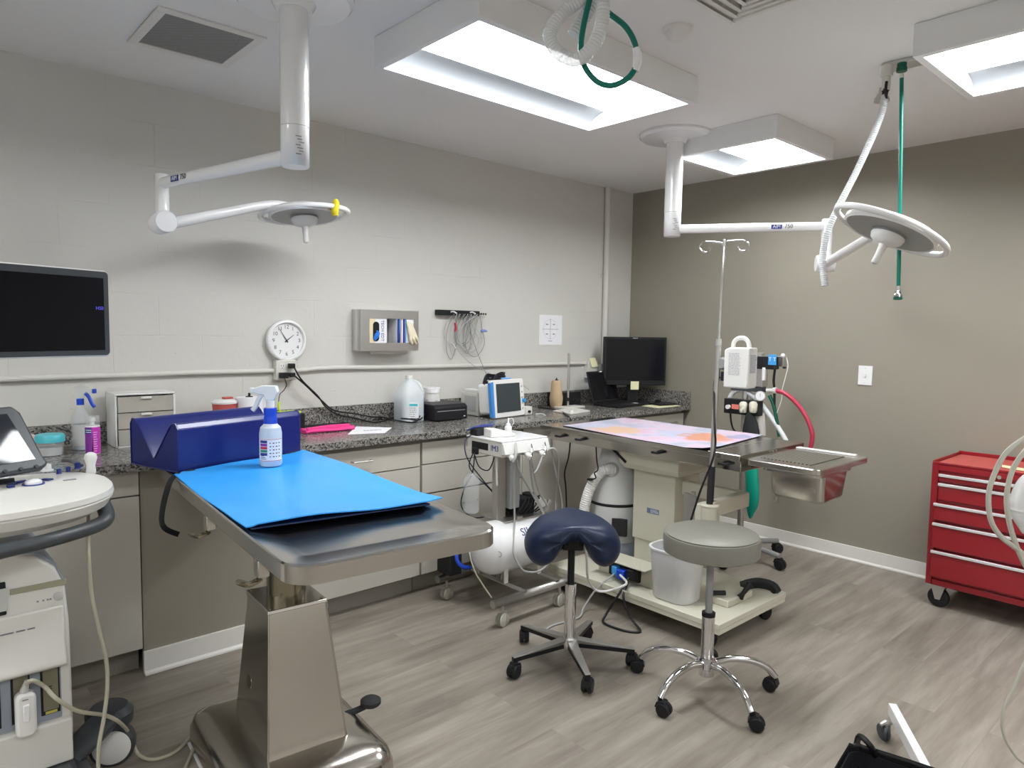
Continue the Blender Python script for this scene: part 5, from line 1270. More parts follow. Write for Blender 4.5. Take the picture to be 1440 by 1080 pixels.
# ============================================================ CREAM TABLE WITH THE PRINTED MAT
sx0, sx1, sy0, sy1, sz = -1.715, -1.065, -2.03, -.700, .900
t = thing('surgery_table', 'cream lift table with a steel top and end tray under the pink printed mat', 'surgery table', (-1.43, -1.4, 0))
obj('steel_top', B().box(sx0, sx1, sy0, sy1, sz-.030, sz), M_steelx, t, .003)
obj('top_seam', B().box(sx0+.001, sx1-.001, -1.868, -1.865, sz-.0005, sz+.0008), M_alu, t)
obj('side_skirt', B().box(sx0+.03, sx1-.03, sy0+.01, sy1-.05, sz-.085, sz-.0305), M_steel, t, .003)
for yy in (-.86, -1.02, -1.56, -1.95):
    obj('clamp_hook', B().tube([(sx0+.03, yy-.03, sz-.045), (sx0-.005, yy-.01, sz-.052), (sx0-.012, yy+.02, sz-.050), (sx0+.01, yy+.035, sz-.058)], .006, 8, 3), M_black, t)
obj('lift_head', B().hexa([(-1.575, -1.60, .705), (-1.21, -1.60, .705), (-1.21, -1.245, .705), (-1.575, -1.245, .705)], [(-1.60, -1.615, .735), (-1.19, -1.615, .735), (-1.19, -1.22, .735), (-1.60, -1.22, .735)]).box(-1.60, -1.19, -1.615, -1.22, .7352, .8148), M_cream, t, .003)
colm = obj('column', B().box(-1.520, -1.290, -1.545, -1.265, .30, .706).box(-1.508, -1.30, -1.535, -1.272, .151, .30), M_cream, t, .003)
obj('rating_plate', B().box(-1.5225, -1.5205, -1.445, -1.365, .462, .490), mat('plate_blue_grey', (.16, .20, .32), .4), colm)
b = B(); marks(b, faceX_M(-1.523, -1.415, .476), -.025, .030, -.010, .010, 3, .4, 2, .8); obj('plate_print', b, M_paper, colm)
obj('platform', B().box(-1.905, -1.275, -2.07, -.985, .122, .150), M_cream, t, .003)
obj('platform_rim', B().box(-1.902, -1.278, -2.067, -.988, .100, .1218).box(-1.4, -1.3, -2.0, -1.9, .08, .10), M_cream, t)
for k, (xx, yy) in enumerate(((-1.84, -1.99), (-1.33, -1.995), (-1.84, -1.07), (-1.34, -1.07))):
    cs = obj('caster', B().cyl((xx, yy, .06), (xx, yy, .10), .010).prism([(-.03+xx, .05), (-.02+xx, .085), (.025+xx, .088), (.02+xx, .05)], yy-.02, yy+.02, 'y'), M_black, t)
    obj('caster_wheel', B().lathe([(.02, -.013), (.038, -.011), (.039, 0), (.038, .011), (.02, .013)], (xx-.01, yy, .0395), (.2, 1, 0), 24), M_black, cs)
# end tray with perforated plate and sink
a0, a1, c0_, c1_ = -1.765, -1.235, -2.425, -2.085
tray = obj('end_tray', B().prism(rounded(a0, a1, c0_, c1_, .03), sz-.028, sz-.001), M_steelx, t, .004)
def perforated():
    m, nt, bs = nodes_of('perforated_steel'); L_ = nt.links.new
    tc = nt.nodes.new('ShaderNodeTexCoord'); v = nt.nodes.new('ShaderNodeTexVoronoi'); v.voronoi_dimensions = '2D'; v.inputs['Scale'].default_value = 56; v.inputs['Randomness'].default_value = 0
    L_(tc.outputs['Object'], v.inputs['Vector'])
    r = nt.nodes.new('ShaderNodeMapRange'); r.inputs[1].default_value = .36; r.inputs[2].default_value = .42; L_(v.outputs['Distance'], r.inputs[0])
    mx = nt.nodes.new('ShaderNodeMix'); mx.data_type = 'RGBA'; mx.inputs[6].default_value = (.03, .028, .025, 1); mx.inputs[7].default_value = (.36, .34, .28, 1)
    L_(r.outputs[0], mx.inputs[0]); L_(mx.outputs[2], bs.inputs['Base Color']); L_(r.outputs[0], bs.inputs['Metallic']); bs.inputs['Roughness'].default_value = .45
    return m
obj('perforated_plate', B().box(a0+.09, a1-.10, c0_+.075, c1_-.03, sz-.0009, sz+.0012), perforated(), tray)
obj('white_edge_strip', B().box(a1-.050, a1-.014, c0_+.05, c1_-.005, sz-.0005, sz+.006), M_white, tray, .002)
obj('hinge_bar', B().box(a0+.06, a1-.04, c1_+.002, sy0-.002, sz-.05, sz-.012), M_dsteel, t)
b = B()
for xx in (-1.43, -1.40, -1.37): b.ball((xx, sy0-.001, sz-.011), .005, 8)
obj('hinge_screws', b, M_chrome, t)
sb = B()
def rr4(x0, x1, y0, y1, z, r=.03): return [(x, y, z) for x, y in rounded(x0, x1, y0, y1, r, 5)]
stack(sb, [rr4(a0+.19, a1-.13, c0_+.07, c1_-.045, sz-.19), rr4(a0+.175, a1-.115, c0_+.06, c1_-.035, sz-.175), rr4(a0+.155, a1-.10, c0_+.05, c1_-.03, sz-.062), rr4(a0+.11, a1-.07, c0_+.045, c1_-.02, sz-.06), rr4(a0+.11, a1-.07, c0_+.045, c1_-.02, sz-.0285)])
obj('catch_basin', sb, M_steelx, t)
q = at(1091, 704, x=-1.52)
obj('drain_wing_nut', B().cyl(q, q+V((0, 0, .02)), .006).box(q.x-.002, q.x+.002, q.y-.016, q.y+.016, q.z-.008, q.z+.006), M_alu, t)
# pole socket and arm
pp_ = V((-1.755, -1.905, 0))
obj('pole_bracket', B().cyl((pp_.x, pp_.y, .46), (pp_.x, pp_.y, .640), .034, .042).cyl((pp_.x, pp_.y, .640), (pp_.x, pp_.y, .652), .044).box(-1.755, -1.42, -1.925, -1.885, .59, .665).box(-1.46, -1.42, -1.885, -1.546, .59, .665).box(-1.72, -1.62, -1.88, -1.80, .50, .63), M_cream, t, .004)
b = B()
for k in range(4): b.box(-1.70+.01*k, -1.69+.01*k, -1.79+.02*k, -1.76+.02*k, .50, .66)
b.cyl((-1.66, -1.75, .62), (-1.66, -1.75, .67), .012)
obj('bracket_hardware', b, M_alu, t)
# pedal, channel
obj('pedal_box', B().box(-1.70, -1.47, -1.99, -1.87, .1505, .185), M_cream, t, .004)
obj('pedal', B().tube([(-1.72, -1.90, .205), (-1.66, -1.95, .205)], .012, 10, 2).tube([(-1.60, -1.995, .18), (-1.565, -2.00, .205), (-1.53, -2.005, .232)], .015, 12, 3, rs=[.018, .011, .013, .020]), M_black, t)
obj('rear_pedal', B().tube([(-1.42, -1.90, .165), (-1.36, -1.95, .185), (-1.33, -2.02, .180), (-1.335, -2.05, .155)], .014, 10, 4, flat=2), M_black, t)
obj('wiring_channel', B().box(-1.775, -1.70, -1.60, -1.24, .1505, .250).box(-1.84, -1.70, -1.60, -1.235, .2502, .258), M_cream, t, .002)

# power strip stuff on the platform
t2 = thing('power_plugs', 'cluster of blue and black plugs on the cream table base beside the white bin', 'plug', (-1.82, -1.45, .15))
obj('socket_strip', B().box(-1.80, -1.776, -1.53, -1.33, .165, .235), M_black, t2, .003)
obj('blue_plug', B().box(-1.85, -1.801, -1.47, -1.42, .175, .225), M_blueplas, t2, .006)
obj('blue_plug', B().box(-1.84, -1.801, -1.415, -1.38, .185, .23), M_skyblue, t2, .006)
obj('black_plug', B().box(-1.845, -1.801, -1.53, -1.485, .19, .24), M_black, t2, .006)
obj('white_cable', B().tube([(-1.85, -1.45, .20), at(880, 822, x=-1.93), at(845, 832, x=-2.0), at(828, 818, x=-2.1), at(825, 790, x=-2.2), at(824, 765, x=-2.3)], .006, 10, 8), M_wplas, t2)
obj('grey_cable', B().tube([(-1.84, -1.40, .19), (-1.93, -1.36, .12), (-1.99, -1.33, .03), (-2.08, -1.37, .007), (-2.25, -1.35, .006), (-2.35, -1.38, .006)], .005, 8, 8), M_gtube, t2)
obj('black_cable', B().tube([(-1.84, -1.50, .20), (-1.93, -1.50, .12), (-1.98, -1.47, .03), (-2.03, -1.50, .008), (-2.02, -1.62, .006), (-1.97, -1.68, .008), (-1.94, -1.60, .04), (-1.92, -1.53, .12), (-1.86, -1.51, .18)], .006, 8, 8), M_black, t2)
c = V((-1.775, -1.745, .1505))
t2 = thing('white_bin', 'small white plastic waste bin on the cream table base behind the round stool', 'bin', c)
b = B()
def ov(z, hx_, hy_): return [(c.x+x, c.y+y, c.z+z) for x, y in rounded(-hx_, hx_, -hy_, hy_, min(hx_, hy_)*.75, 6)]
obj('bin_body', stack(B(), [ov(0, .080, .100), ov(.012, .088, .108), ov(.240, .104, .126), ov(.248, .111, .133), ov(.255, .111, .133), ov(.255, .100, .122), ov(.03, .078, .098)]), M_bin, t2)

# printed mat
def mat_printed():
    m, nt, bs = nodes_of('printed_pink_mat'); L_ = nt.links.new; N = nt.nodes.new
    tc = N('ShaderNodeTexCoord')
    n = N('ShaderNodeTexNoise'); n.inputs['Scale'].default_value = 4; n.inputs['Detail'].default_value = 4; L_(tc.outputs['Object'], n.inputs['Vector'])
    cr = N('ShaderNodeValToRGB'); e = cr.color_ramp.elements
    e[0].position = .40; e[0].color = (.60, .41, .53, 1); e[1].position = .62; e[1].color = (.40, .42, .52, 1)
    x = cr.color_ramp.elements.new(.5); x.color = (.58, .49, .59, 1)
    L_(n.outputs['Fac'], cr.inputs[0]); last = cr.outputs[0]
    def blob(cx, cy, sx_, sy_, ang, col, last, seed):
        mp = N('ShaderNodeMapping'); mp.vector_type = 'TEXTURE'; mp.inputs['Location'].default_value = (cx, cy, 0); mp.inputs['Rotation'].default_value = (0, 0, ang); mp.inputs['Scale'].default_value = (sx_, sy_, 1)
        L_(tc.outputs['Object'], mp.inputs[0]); 
        sp = N('ShaderNodeSeparateXYZ'); L_(mp.outputs[0], sp.inputs[0]); cb = N('ShaderNodeCombineXYZ'); L_(sp.outputs[0], cb.inputs[0]); L_(sp.outputs[1], cb.inputs[1])
        ln_ = N('ShaderNodeVectorMath'); ln_.operation = 'LENGTH'; L_(cb.outputs[0], ln_.inputs[0])
        nn = N('ShaderNodeTexNoise'); nn.inputs['Scale'].default_value = 14+seed; nn.inputs['Detail'].default_value = 5; L_(tc.outputs['Object'], nn.inputs['Vector'])
        ad = N('ShaderNodeMath'); ad.operation = 'MULTIPLY_ADD'; ad.inputs[1].default_value = 1.5; ad.inputs[2].default_value = -.75; L_(nn.outputs['Fac'], ad.inputs[0])
        a2 = N('ShaderNodeMath'); a2.operation = 'ADD'; L_(ad.outputs[0], a2.inputs[0]); L_(ln_.outputs['Value'], a2.inputs[1])
        r = N('ShaderNodeMapRange'); r.inputs[1].default_value = .8; r.inputs[2].default_value = 1.1; r.inputs[3].default_value = .9; r.inputs[4].default_value = 0; L_(a2.outputs[0], r.inputs[0])
        mx = N('ShaderNodeMix'); mx.data_type = 'RGBA'; mx.inputs[7].default_value = col; L_(r.outputs[0], mx.inputs[0]); L_(last, mx.inputs[6]); return mx.outputs[2]
    last = blob(.12, -.30, .13, .16, .3, (.64, .42, .26, 1), last, 0)
    last = blob(.16, -.12, .12, .10, 0, (.48, .50, .62, 1), last, 2)
    last = blob(.28, -.62, .14, .13, .2, (.45, .47, .60, 1), last, 3)
    last = blob(.30, -.80, .17, .14, .5, (.58, .25, .14, 1), last, 1)
    last = blob(.45, -.90, .10, .06, .1, (.30, .30, .45, 1), last, 6)
    L_(last, bs.inputs['Base Color']); bs.inputs['Roughness'].default_value = .5
    return m
q = [V((-1.655, -.83, 0)), V((-1.035, -.80, 0)), V((-1.022, -1.775, 0)), V((-1.765, -1.86, 0))]
t = thing('printed_mat', 'pale pink floor-print mat with orange blotches lying on the cream table', 'mat', V((-1.655, -.83, sz)))
def pm(u, v, dz=0):
    p = q[0]*(1-u)*(1-v)+q[1]*u*(1-v)+q[2]*u*v+q[3]*(1-u)*v
    curl = max(0, (v-.90)/.10)*max(0, (.25-u)/.25)
    return (p.x, p.y, sz+.0045+.014*curl+.0015*math.sin(9*v)+dz)
b = B().mat(0).grid(lambda u, v: pm(u, v), 20, 30).mat(1).grid(lambda u, v: pm(u, v, -.0030), 20, 30)
for s in (0, 1): b.grid(lambda u, v: pm(u, s, -.003*v), 20, 2).grid(lambda u, v: pm(s, u, -.003*v), 30, 2)
obj('sheet', b, [mat_printed(), M_black], t)

# IV pole
t = thing('iv_pole', 'thin steel drip pole with two hooks clamped to the cream table', 'drip pole', (pp_.x, pp_.y, .653))
pt_ = V((-1.712, pp_.y, 1.895))
pb_ = V((pp_.x, pp_.y, .655))
obj('grip_sleeve', B().cyl(pb_, pb_+(pt_-pb_)*.145, .0165), M_blackm, t)
obj('lower_tube', B().cyl(pb_+(pt_-pb_)*.145, pb_+(pt_-pb_)*.62, .0125), M_alu, t)
obj('upper_rod', B().cyl(pb_+(pt_-pb_)*.62, pt_, .0065).cyl(pb_+(pt_-pb_)*.61, pb_+(pt_-pb_)*.635, .015), M_chrome, t)
hr_ = V((RIGHT.x, RIGHT.y, 0)).normalized(); pu_ = V((0, 0, 1))
obj('hook_block', B().cyl(pt_-pu_*.015, pt_+pu_*.015, .012), M_chrome, t)
for s, zz in ((-1, -.004), (1, .004)):
    o0 = pt_+pu_*zz
    pts = [o0, o0+hr_*s*.055+pu_*.006, o0+hr_*s*.100+pu_*.004, o0+hr_*s*.117-pu_*.018, o0+hr_*s*.100-pu_*.040, o0+hr_*s*.075-pu_*.040, o0+hr_*s*.062-pu_*.022]
    obj('hook', B().tube(pts, .0038, 8, 6), M_chrome, t)
# warmer box on the pole
cw_ = pb_+(pt_-pb_)*.545; cw_ = V((-1.69, -2.0, 1.215))
t = thing('fluid_warmer', 'white plastic box with a carry handle clamped to the drip pole', 'medical device', cw_)
zx = V((CAM.x-cw_.x, CAM.y-cw_.y, 0)).normalized(); fz = Matrix.Rotation(-.45, 3, 'Z') @ zx
Mw = basis(cw_, V((0, 0, 1)).cross(fz), (0, 0, 1), fz)
bd = obj('body', B().at(Mw).prism([(-.062, 0), (.058, 0), (.062, .02), (.062, .190), (-.035, .190), (-.062, .178)], -.045, .045), M_wplas, t, .007)
obj('handle', B().at(Mw).tube([(-.040, .185, 0), (-.036, .215, 0), (-.015, .232, 0), (.015, .232, 0), (.034, .215, 0), (.040, .188, 0)], .0105, 10, 5), M_wplas, t)
b = B(); marks(b, Mw @ Matrix.Translation((0, 0, .0455)), -.038, .022, .060, .165, 15, .45, 5, .8); obj('printed_notice', b, mat('pale_print', (.45, .45, .47), .6), bd)
Ms_ = Mw @ Matrix.Translation((.0625, 0, 0)) @ Matrix.Rotation(PI/2, 4, 'Y')
obj('side_label', B().at(Ms_).box(-.036, .036, .070, .160, -.0004, .0004), M_paper, bd)
b = B(); marks(b, Ms_ @ Matrix.Translation((0, 0, .0007)), -.034, .034, .072, .158, 13, .5, 8, .8); obj('side_print', b, M_greyink, bd)
obj('pole_clamp', B().at(Mw).box(-.100, -.060, .09, .135, -.03, .03).lathe([(.026, -.03), (.030, -.01), (.026, .012)], (-.078, .112, .03), (0, 0, 1)), M_grey, t, .004)
obj('power_plug', B().at(Mw).box(-.080, -.058, .03, .075, .0, .04), M_black, t, .004)
obj('power_lead', B().tube([Mw @ V((-.07, .045, .03)), Mw @ V((-.10, .04, .035)), Mw @ V((-.115, 0, .03)), at(1005, 600, d=3.2), at(1006, 625, d=3.2), at(1001, 650, d=3.18), at(985, 690, d=3.3), at(972, 730, d=3.35), at(962, 760, d=3.4)], .005, 8, 8), M_black, t)

# ============================================================ CONE-SHAPED WHITE UNIT
c = V((-1.430, -1.062, .1505))
t = thing('smoke_evacuator', 'grey-white cone-shaped unit with a ribbed hose standing behind the cream column', 'vacuum unit', c)
obj('base', B().lathe([(.165, .0), (.170, .03), (.165, .07), (.150, .09)], c, seg=40), mat('blue_grey_plastic', (.20, .22, .26), .45), t)
obj('lower_drum', B().lathe([(.150, .085), (.155, .10), (.155, .30), (.152, .305)], c, seg=40), M_lgrey, t)
obj('drum_band', B().lathe([(.156, .302), (.158, .306), (.158, .314), (.152, .318)], c, seg=40), M_black, t)
obj('upper_cone', B().lathe([(.152, .316), (.150, .35), (.148, .40), (.120, .52), (.085, .62), (.060, .655), (.05, .66)], c, seg=40), mat('light_grey_shell', (.62, .62, .61), .4, var=.02), t)
vd = V((-.93, -.37, 0)).normalized()
obj('vent_opening', B().at(basis(c+vd*.153+V((0, 0, .20)), (0, 0, 1).__class__ and V((0, 0, 1)).cross(vd), (0, 0, 1), vd)).box(.03, .12, -.06, .04, -.02, .004), M_blackm, t, .004)
obj('front_nozzle', B().ball(c+V((-.19, -.02, .075)), .055, 18, 1.1).cyl(c+V((-.20, -.02, .06)), c+V((-.10, -.0, .06)), .05), MATS['blue_grey_plastic'], t)
h0 = c+V((-.105, -.050, .515)); lf = -RIGHT.xy.to_3d().normalized()
b = B(); corr_tube(b, [h0-lf*.02, h0+lf*.03+V((-.02, 0, 0)), h0+lf*.085+V((-.02, 0, -.06)), h0+lf*.125+V((-.02, 0, -.16)), h0+lf*.145+V((-.01, 0, -.26)), h0+lf*.10+V((-.03, 0, -.34))], .030, pitch=.012, amp=.06, seg=16)
obj('ribbed_hose', b, M_wplas, t)
obj('hose_collar', B().lathe([(.045, -.02), (.045, .006), (.034, .02)], h0, V((-.85, -.5, .15)), 24), M_lgrey, t)
t2 = thing('hanging_straps', 'black clamp chain hanging from the near edge of the cream table', 'strap', at(812, 640, x=-1.66))
b = B(); 
obj('chain', B().tube([at(838, 622, x=-1.66), at(839, 645, x=-1.66), at(841, 660, x=-1.66), at(836, 665, x=-1.66), at(838, 672, x=-1.66), at(832, 674, x=-1.66)], .004, 6, 4), M_black, t2)
obj('clip', B().cbox(at(830, 674, x=-1.66), .03, .03, .012), M_black, t2, .003)
obj('upper_clamp', B().tube([at(840, 626, x=-1.62), at(848, 624, x=-1.62), at(860, 630, x=-1.60), at(880, 650, x=-1.605)], .008, 8, 4), M_black, t2)

# ============================================================ ANAESTHESIA MACHINE
ax_ = -.52
A = lambda px, py, x=ax_: at(px, py, x=x)
pc2 = V((ax_, -1.375, 0)); bc = V((-.43, -1.42, 0))
bc = V((ax_, -1.375, 0))
t = thing('anesthesia_machine', 'anesthesia machine on a steel pole with hoses behind the end tray', 'anesthesia machine', bc)
obj('pole', B().cyl((bc.x, bc.y, .10), (bc.x, bc.y, 1.20), .021).cyl((bc.x, bc.y, .06), (bc.x, bc.y, .12), .04), M_alu, t)
obj('base_ring', B().lathe([(.10, .10), (.115, .105), (.115, .125), (.10, .125)], bc, seg=32), M_black, t)
a_ = math.atan2(-1.73+1.375, -.56-bc.x)
for k in range(5):
    a = a_+2*PI*k/5; d = V((math.cos(a), math.sin(a), 0))
    leg = obj('leg', B().tube([bc+V((0, 0, .095)), bc+d*.17+V((0, 0, .095)), bc+d*.30+V((0, 0, .085))], .017, 10, 3), M_grey, t)
    e = bc+d*.29
    bb, bw = caster(B(), B(), (e.x, e.y, .08), .034, (d.x*.012, d.y*.012)); obj('caster', bb, M_black, leg); obj('caster_wheels', bw, M_black, leg)
def bxp(x0, y0, x1, y1, dep, x=ax_, name='', m=None, par=None, bev=.003):
    a, c = A(x0, y1, x), A(x1, y0, x); return obj(name, B().box(x-dep/2, x+dep/2, min(a.y, c.y), max(a.y, c.y), min(a.z, c.z), max(a.z, c.z)), m, par or t, bev)
man = bxp(1021, 564, 1070, 580, .06, ax_-.05, 'manifold', M_black)
for px_ in (1045, 1059):
    p = A(px_, 578, ax_-.09); obj('valve_dome', B().lathe([(.020, -.01), (.024, .0), (.026, .045), (.018, .058), (1e-6, .062)], p, seg=20).cyl(p+V((0, 0, .01)), p+V((-.035, -.01, .01)), .010), M_cream, t)
p = A(1034, 572, ax_-.085); obj('red_label', B().cbox(p, .004, .05, .03), mat('coral', (.80, .22, .18), .5), man)
p = A(1025, 572, ax_-.085); obj('white_knob', B().cyl(p, p+V((-.02, 0, 0)), .014), M_wplas, man)
g = A(1069, 557, ax_-.06); gd = (CAM-g); gd.z = 0; gd.normalize()
gg = obj('pressure_gauge', B().lathe([(.030, -.025), (.032, -.004), (.032, .004), (.028, .005), (1e-6, .005)], g, gd, 28), M_alu, t)
obj('gauge_face', B().lathe([(.027, .0052), (.027, .0060), (1e-6, .0061)], g, gd, 24), M_paper, gg)
Mg = facing(g+gd*.0065); obj('gauge_needle', B().at(Mg).box(-.001, .001, -.004, .018, 0, .0006), M_ink, gg)
bxp(1030, 540, 1075, 548, .05, ax_, 'cross_bracket', M_dgrey)
obj('dark_tubing', B().tube([A(1043, 545), A(1052, 552), A(1060, 560), A(1062, 572)], .012, 8, 4).tube([A(1082, 556), A(1088, 570), A(1092, 590), A(1096, 614)], .012, 8, 5), M_dgreen, t)
bxp(1061, 517, 1077, 543, .07, ax_, 'flow_block', M_alu)
gl = bxp(1072, 517, 1077, 535, .02, ax_-.045, 'flow_tube', M_wplas)
vap = bxp(1062, 502, 1092, 518, .08, ax_-.01, 'vaporizer', M_black)
bl_ = bxp(1080, 499, 1092, 513, .004, ax_-.053, 'blue_tag', M_skyblue, vap, .001)
p = A(1086, 505.5, ax_-.056); obj('tag_lettering', B().text('T T', .034, faceX_M(p.x, p.y, p.z), .0006), M_paper, vap)
p = A(1063, 511, ax_-.053); obj('dial_print', B().cbox(p, .003, .012, .06), M_paper, vap)
p = A(1069, 500); obj('metal_cap', B().lathe([(.026, -.01), (.026, .015), (.018, .02), (1e-6, .021)], p, seg=20), M_alu, t)
bxp(1092, 501, 1104, 515, .05, ax_+.04, 'side_bracket', M_alu); p = A(1101, 500); obj('white_cap', B().ball(p, .014, 12), M_wplas, t)
p = A(1103, 517); obj('black_foot', B().ball(p, .012, 10, .6), M_black, t)
obj('white_wire', B().tube([A(1106, 503), A(1108, 515), A(1104, 532), A(1100, 548), A(1099, 562), A(1092, 582)], .003, 6, 6), M_wplas, t)
obj('black_cord', B().tube([A(1090, 518), A(1088, 535), A(1089, 548), A(1089, 570)], .008, 8, 4).tube([A(1027, 578), A(1028, 592), A(1031, 603), A(1036, 608)], .006, 8, 4), M_black, t)
p0, p1 = A(1078, 549), A(1088, 549)
obj('hose_connector', B().cyl(p0, p1, .012).cyl(p1, A(1092, 549), .020), M_wplas, t)
obj('red_hose', B().tube([A(1090, 549), A(1105, 554), A(1120, 567), A(1133, 585), A(1141, 605), A(1142, 618), A(1137, 636), A(1124, 650), A(1100, 658), A(1070, 652), A(1045, 640)], .0135, 12, 8), M_redhose, t)
obj('white_corrugated_hose', B().tube([A(1025, 572), A(1027, 558), A(1034, 550), A(1044, 549), A(1056, 555), A(1070, 568), A(1084, 586), A(1096, 604), A(1106, 622), A(1108, 636), A(1098, 650), A(1072, 650), A(1046, 636)], .0155, 12, 7), M_clear, t)
cn = A(1073, 598); obj('absorber_canister', B().cyl(A(1068, 612), A(1068, 580), .040), mat('pale_canister', (.60, .57, .53), .4), t)
def bag(pts, rs, m, name): obj(name, B().tube(pts, .01, 16, 4, rs=rs, flat=.6), m, t)
bag([A(1053, 580, -.60), A(1055, 590, -.60), A(1056, 605, -.60), A(1056, 622, -.60), A(1055, 635, -.60)], [.012, .03, .045, .055, .058, .05, .02], M_blackm, 'black_bag')
bag([A(1056, 648, -.62), A(1057, 665, -.62), A(1058, 685, -.62), A(1058, 705, -.62), A(1056, 718, -.62), A(1055, 729, -.62)], [.035, .042, .044, .044, .040, .025, .006], M_bag, 'green_breathing_bag')
obj('grey_tubes', B().tube([A(1046, 583), A(1044, 600), A(1046, 620)], .007, 8, 4).tube([A(1050, 583), A(1049, 600), A(1051, 620)], .006, 8, 4), M_grey, t)

# ============================================================ RED TOOL CABINET
x0, x1, y0, y1, z0, z1 = -.492, -.032, -3.155, -2.470, .130, .800
t = thing('tool_cabinet', 'red rolling tool cabinet with silver drawer pulls by the greige wall', 'tool cabinet', ((x0+x1)/2, (y0+y1)/2, 0))
b = B().box(x0+.012, x1, y0+.03, y1-.03, z0+.03, .770)
b.box(x0, x1, y0, y0+.03, z0, z1-.012).box(x0, x1, y1-.03, y1, z0, z1-.012).box(x0, x1, y0+.03, y1-.03, z0, z0+.03).box(x0, x1, y0+.03, y1-.03, .755, z1-.012)
obj('body', b, M_red, t, .002)
obj('top_liner', B().box(x0+.012, x1-.012, y0+.012, y1-.012, z1-.0118, z1-.009), M_redtop, t)
obj('top_rim', B().box(x0, x0+.008, y0, y1, z1-.0118, z1).box(x1-.008, x1, y0, y1, z1-.0118, z1+.012).box(x0+.008, x1-.008, y0, y0+.008, z1-.0118, z1+.006).box(x0+.008, x1-.008, y1-.008, y1, z1-.0118, z1+.006), M_red, t, .002)
for za, zb_, ex in ((.700, .738, 0), (.598, .688, 0), (.490, .580, .012), (.337, .473, .012), (.178, .322, .012)):
    d = obj('drawer', B().box(x0-.006-ex, x0+.011, y0+.034, y1-.036+ex, za, zb_), M_red, t, .003)
    obj('drawer_pull', B().box(x0-.016-ex, x0-.006-ex, y0+.034, y1-.036+ex, zb_-.014, zb_+.001), M_silver, d, .002)
q = at(1406, 671, x=x0)
obj('lock', B().cyl(q, q+V((-.012, 0, 0)), .010), M_chrome, t)
for k, (xx, yy) in enumerate(((x0+.05, y1-.055), (x0+.05, y0+.055), (x1-.05, y1-.055), (x1-.05, y0+.055))):
    pl_ = [(yy-.036, z0-.006), (yy+.036, z0-.006), (yy+.012, .045), (yy-.012, .045)]
    cs = obj('caster', B().box(xx-.04, xx+.04, yy-.04, yy+.04, z0-.006, z0-.0005).prism(pl_, xx-.024, xx-.021, 'x').prism(pl_, xx+.021, xx+.024, 'x').cyl((xx-.027, yy, .054), (xx+.027, yy, .054), .006), M_alu, t)
    obj('caster_wheel', B().lathe([(.025, -.016), (.050, -.014), (.0535, -.007), (.0535, .007), (.050, .014), (.025, .016)], (xx, yy, .054), (1, 0, 0), 28), M_black, cs)
t2 = thing('cream_strip', 'thin cream strip lying on top of the red tool cabinet', 'paper', (x0+.1, -2.75, z1))
obj('strip', B().hexa([at(a_, b_, z=z1-.0085) for a_, b_ in ((1409, 657), (1440, 662.5), (1440, 658.5), (1409, 653.5))], [at(a_, b_, z=z1-.0065) for a_, b_ in ((1409, 657), (1440, 662.5), (1440, 658.5), (1409, 653.5))]), M_note, t2)

# ============================================================ STAND AT THE RIGHT EDGE
e0, e1 = at(1255, 989, z=.112), at(1300, 1072, z=.112)
dl = (e1-e0).normalized(); e1 = e0+dl*.80; nl = V((-dl.y, dl.x, 0))
nl = -nl if nl.dot(RIGHT) < 0 else nl
colp = V((CAM.x, CAM.y, 0))+V((FWD.x, FWD.y, 0))*1.75+V((RIGHT.x, RIGHT.y, 0))*1.50
t = thing('mobile_stand', 'white rolling stand cut off at the right edge, its leg and hoses in view', 'equipment stand', (colp.x, colp.y, 0))
obj('base_leg', B().hexa([e0-nl*.014+V((0, 0, -.045)), e1-nl*.014+V((0, 0, -.045)), e1+nl*.014+V((0, 0, -.045)), e0+nl*.014+V((0, 0, -.045))], [e0-nl*.014, e1-nl*.014, e1+nl*.014, e0+nl*.014]), M_white, t, .002)
f0 = e0+nl*.55; f1 = f0+dl*.80
obj('base_leg', B().hexa([f0-nl*.014+V((0, 0, -.045)), f1-nl*.014+V((0, 0, -.045)), f1+nl*.014+V((0, 0, -.045)), f0+nl*.014+V((0, 0, -.045))], [f0-nl*.014, f1-nl*.014, f1+nl*.014, f0+nl*.014]), M_white, t, .002)
g0 = e0+dl*.52; g1 = f0+dl*.52; g2 = (g0+g1)/2
obj('base_strut', B().tube([V((g2.x, g2.y, .085)), V((colp.x, colp.y, .085))], .022, 10), M_white, t)
obj('base_crossbar', B().hexa([g0-dl*.03+V((0, 0, -.04)), g1-dl*.03+V((0, 0, -.04)), g1+dl*.03+V((0, 0, -.04)), g0+dl*.03+V((0, 0, -.04))], [g0-dl*.03+V((0, 0, -.004)), g1-dl*.03+V((0, 0, -.004)), g1+dl*.03+V((0, 0, -.004)), g0+dl*.03+V((0, 0, -.004))]), M_white, t, .002)
for cpt in (e0+dl*.06-nl*.035, e1-dl*.04-nl*.02, f0+dl*.06, f1-dl*.04):
    cpt = V((cpt.x, cpt.y, 0))
    cs = obj('caster', B().cyl(cpt+V((0, 0, .05)), cpt+V((0, 0, .068)), .012).tube([cpt+V((-.02, .01, .060)), cpt+V((.0, .0, .068)), cpt+V((.02, -.01, .060))], .008, 8, 3), M_alu, t)
    w1 = B()
    for s in (-1, 1): w1.lathe([(.014, .0), (.030, .002), (.031, .011), (.020, .014)], cpt+V((0, 0, .031)), V((nl.x*s+dl.x*.5, nl.y*s+dl.y*.5, 0)), 22)
    obj('caster_wheel', w1, M_dgrey, cs)
obj('column', B().cyl((colp.x, colp.y, .07), (colp.x, colp.y, 1.05), .03), M_white, t)
D2 = 1.72
Q = lambda x, y, d=D2: at(x, y, d=d)
hc = Q(1462, 712)
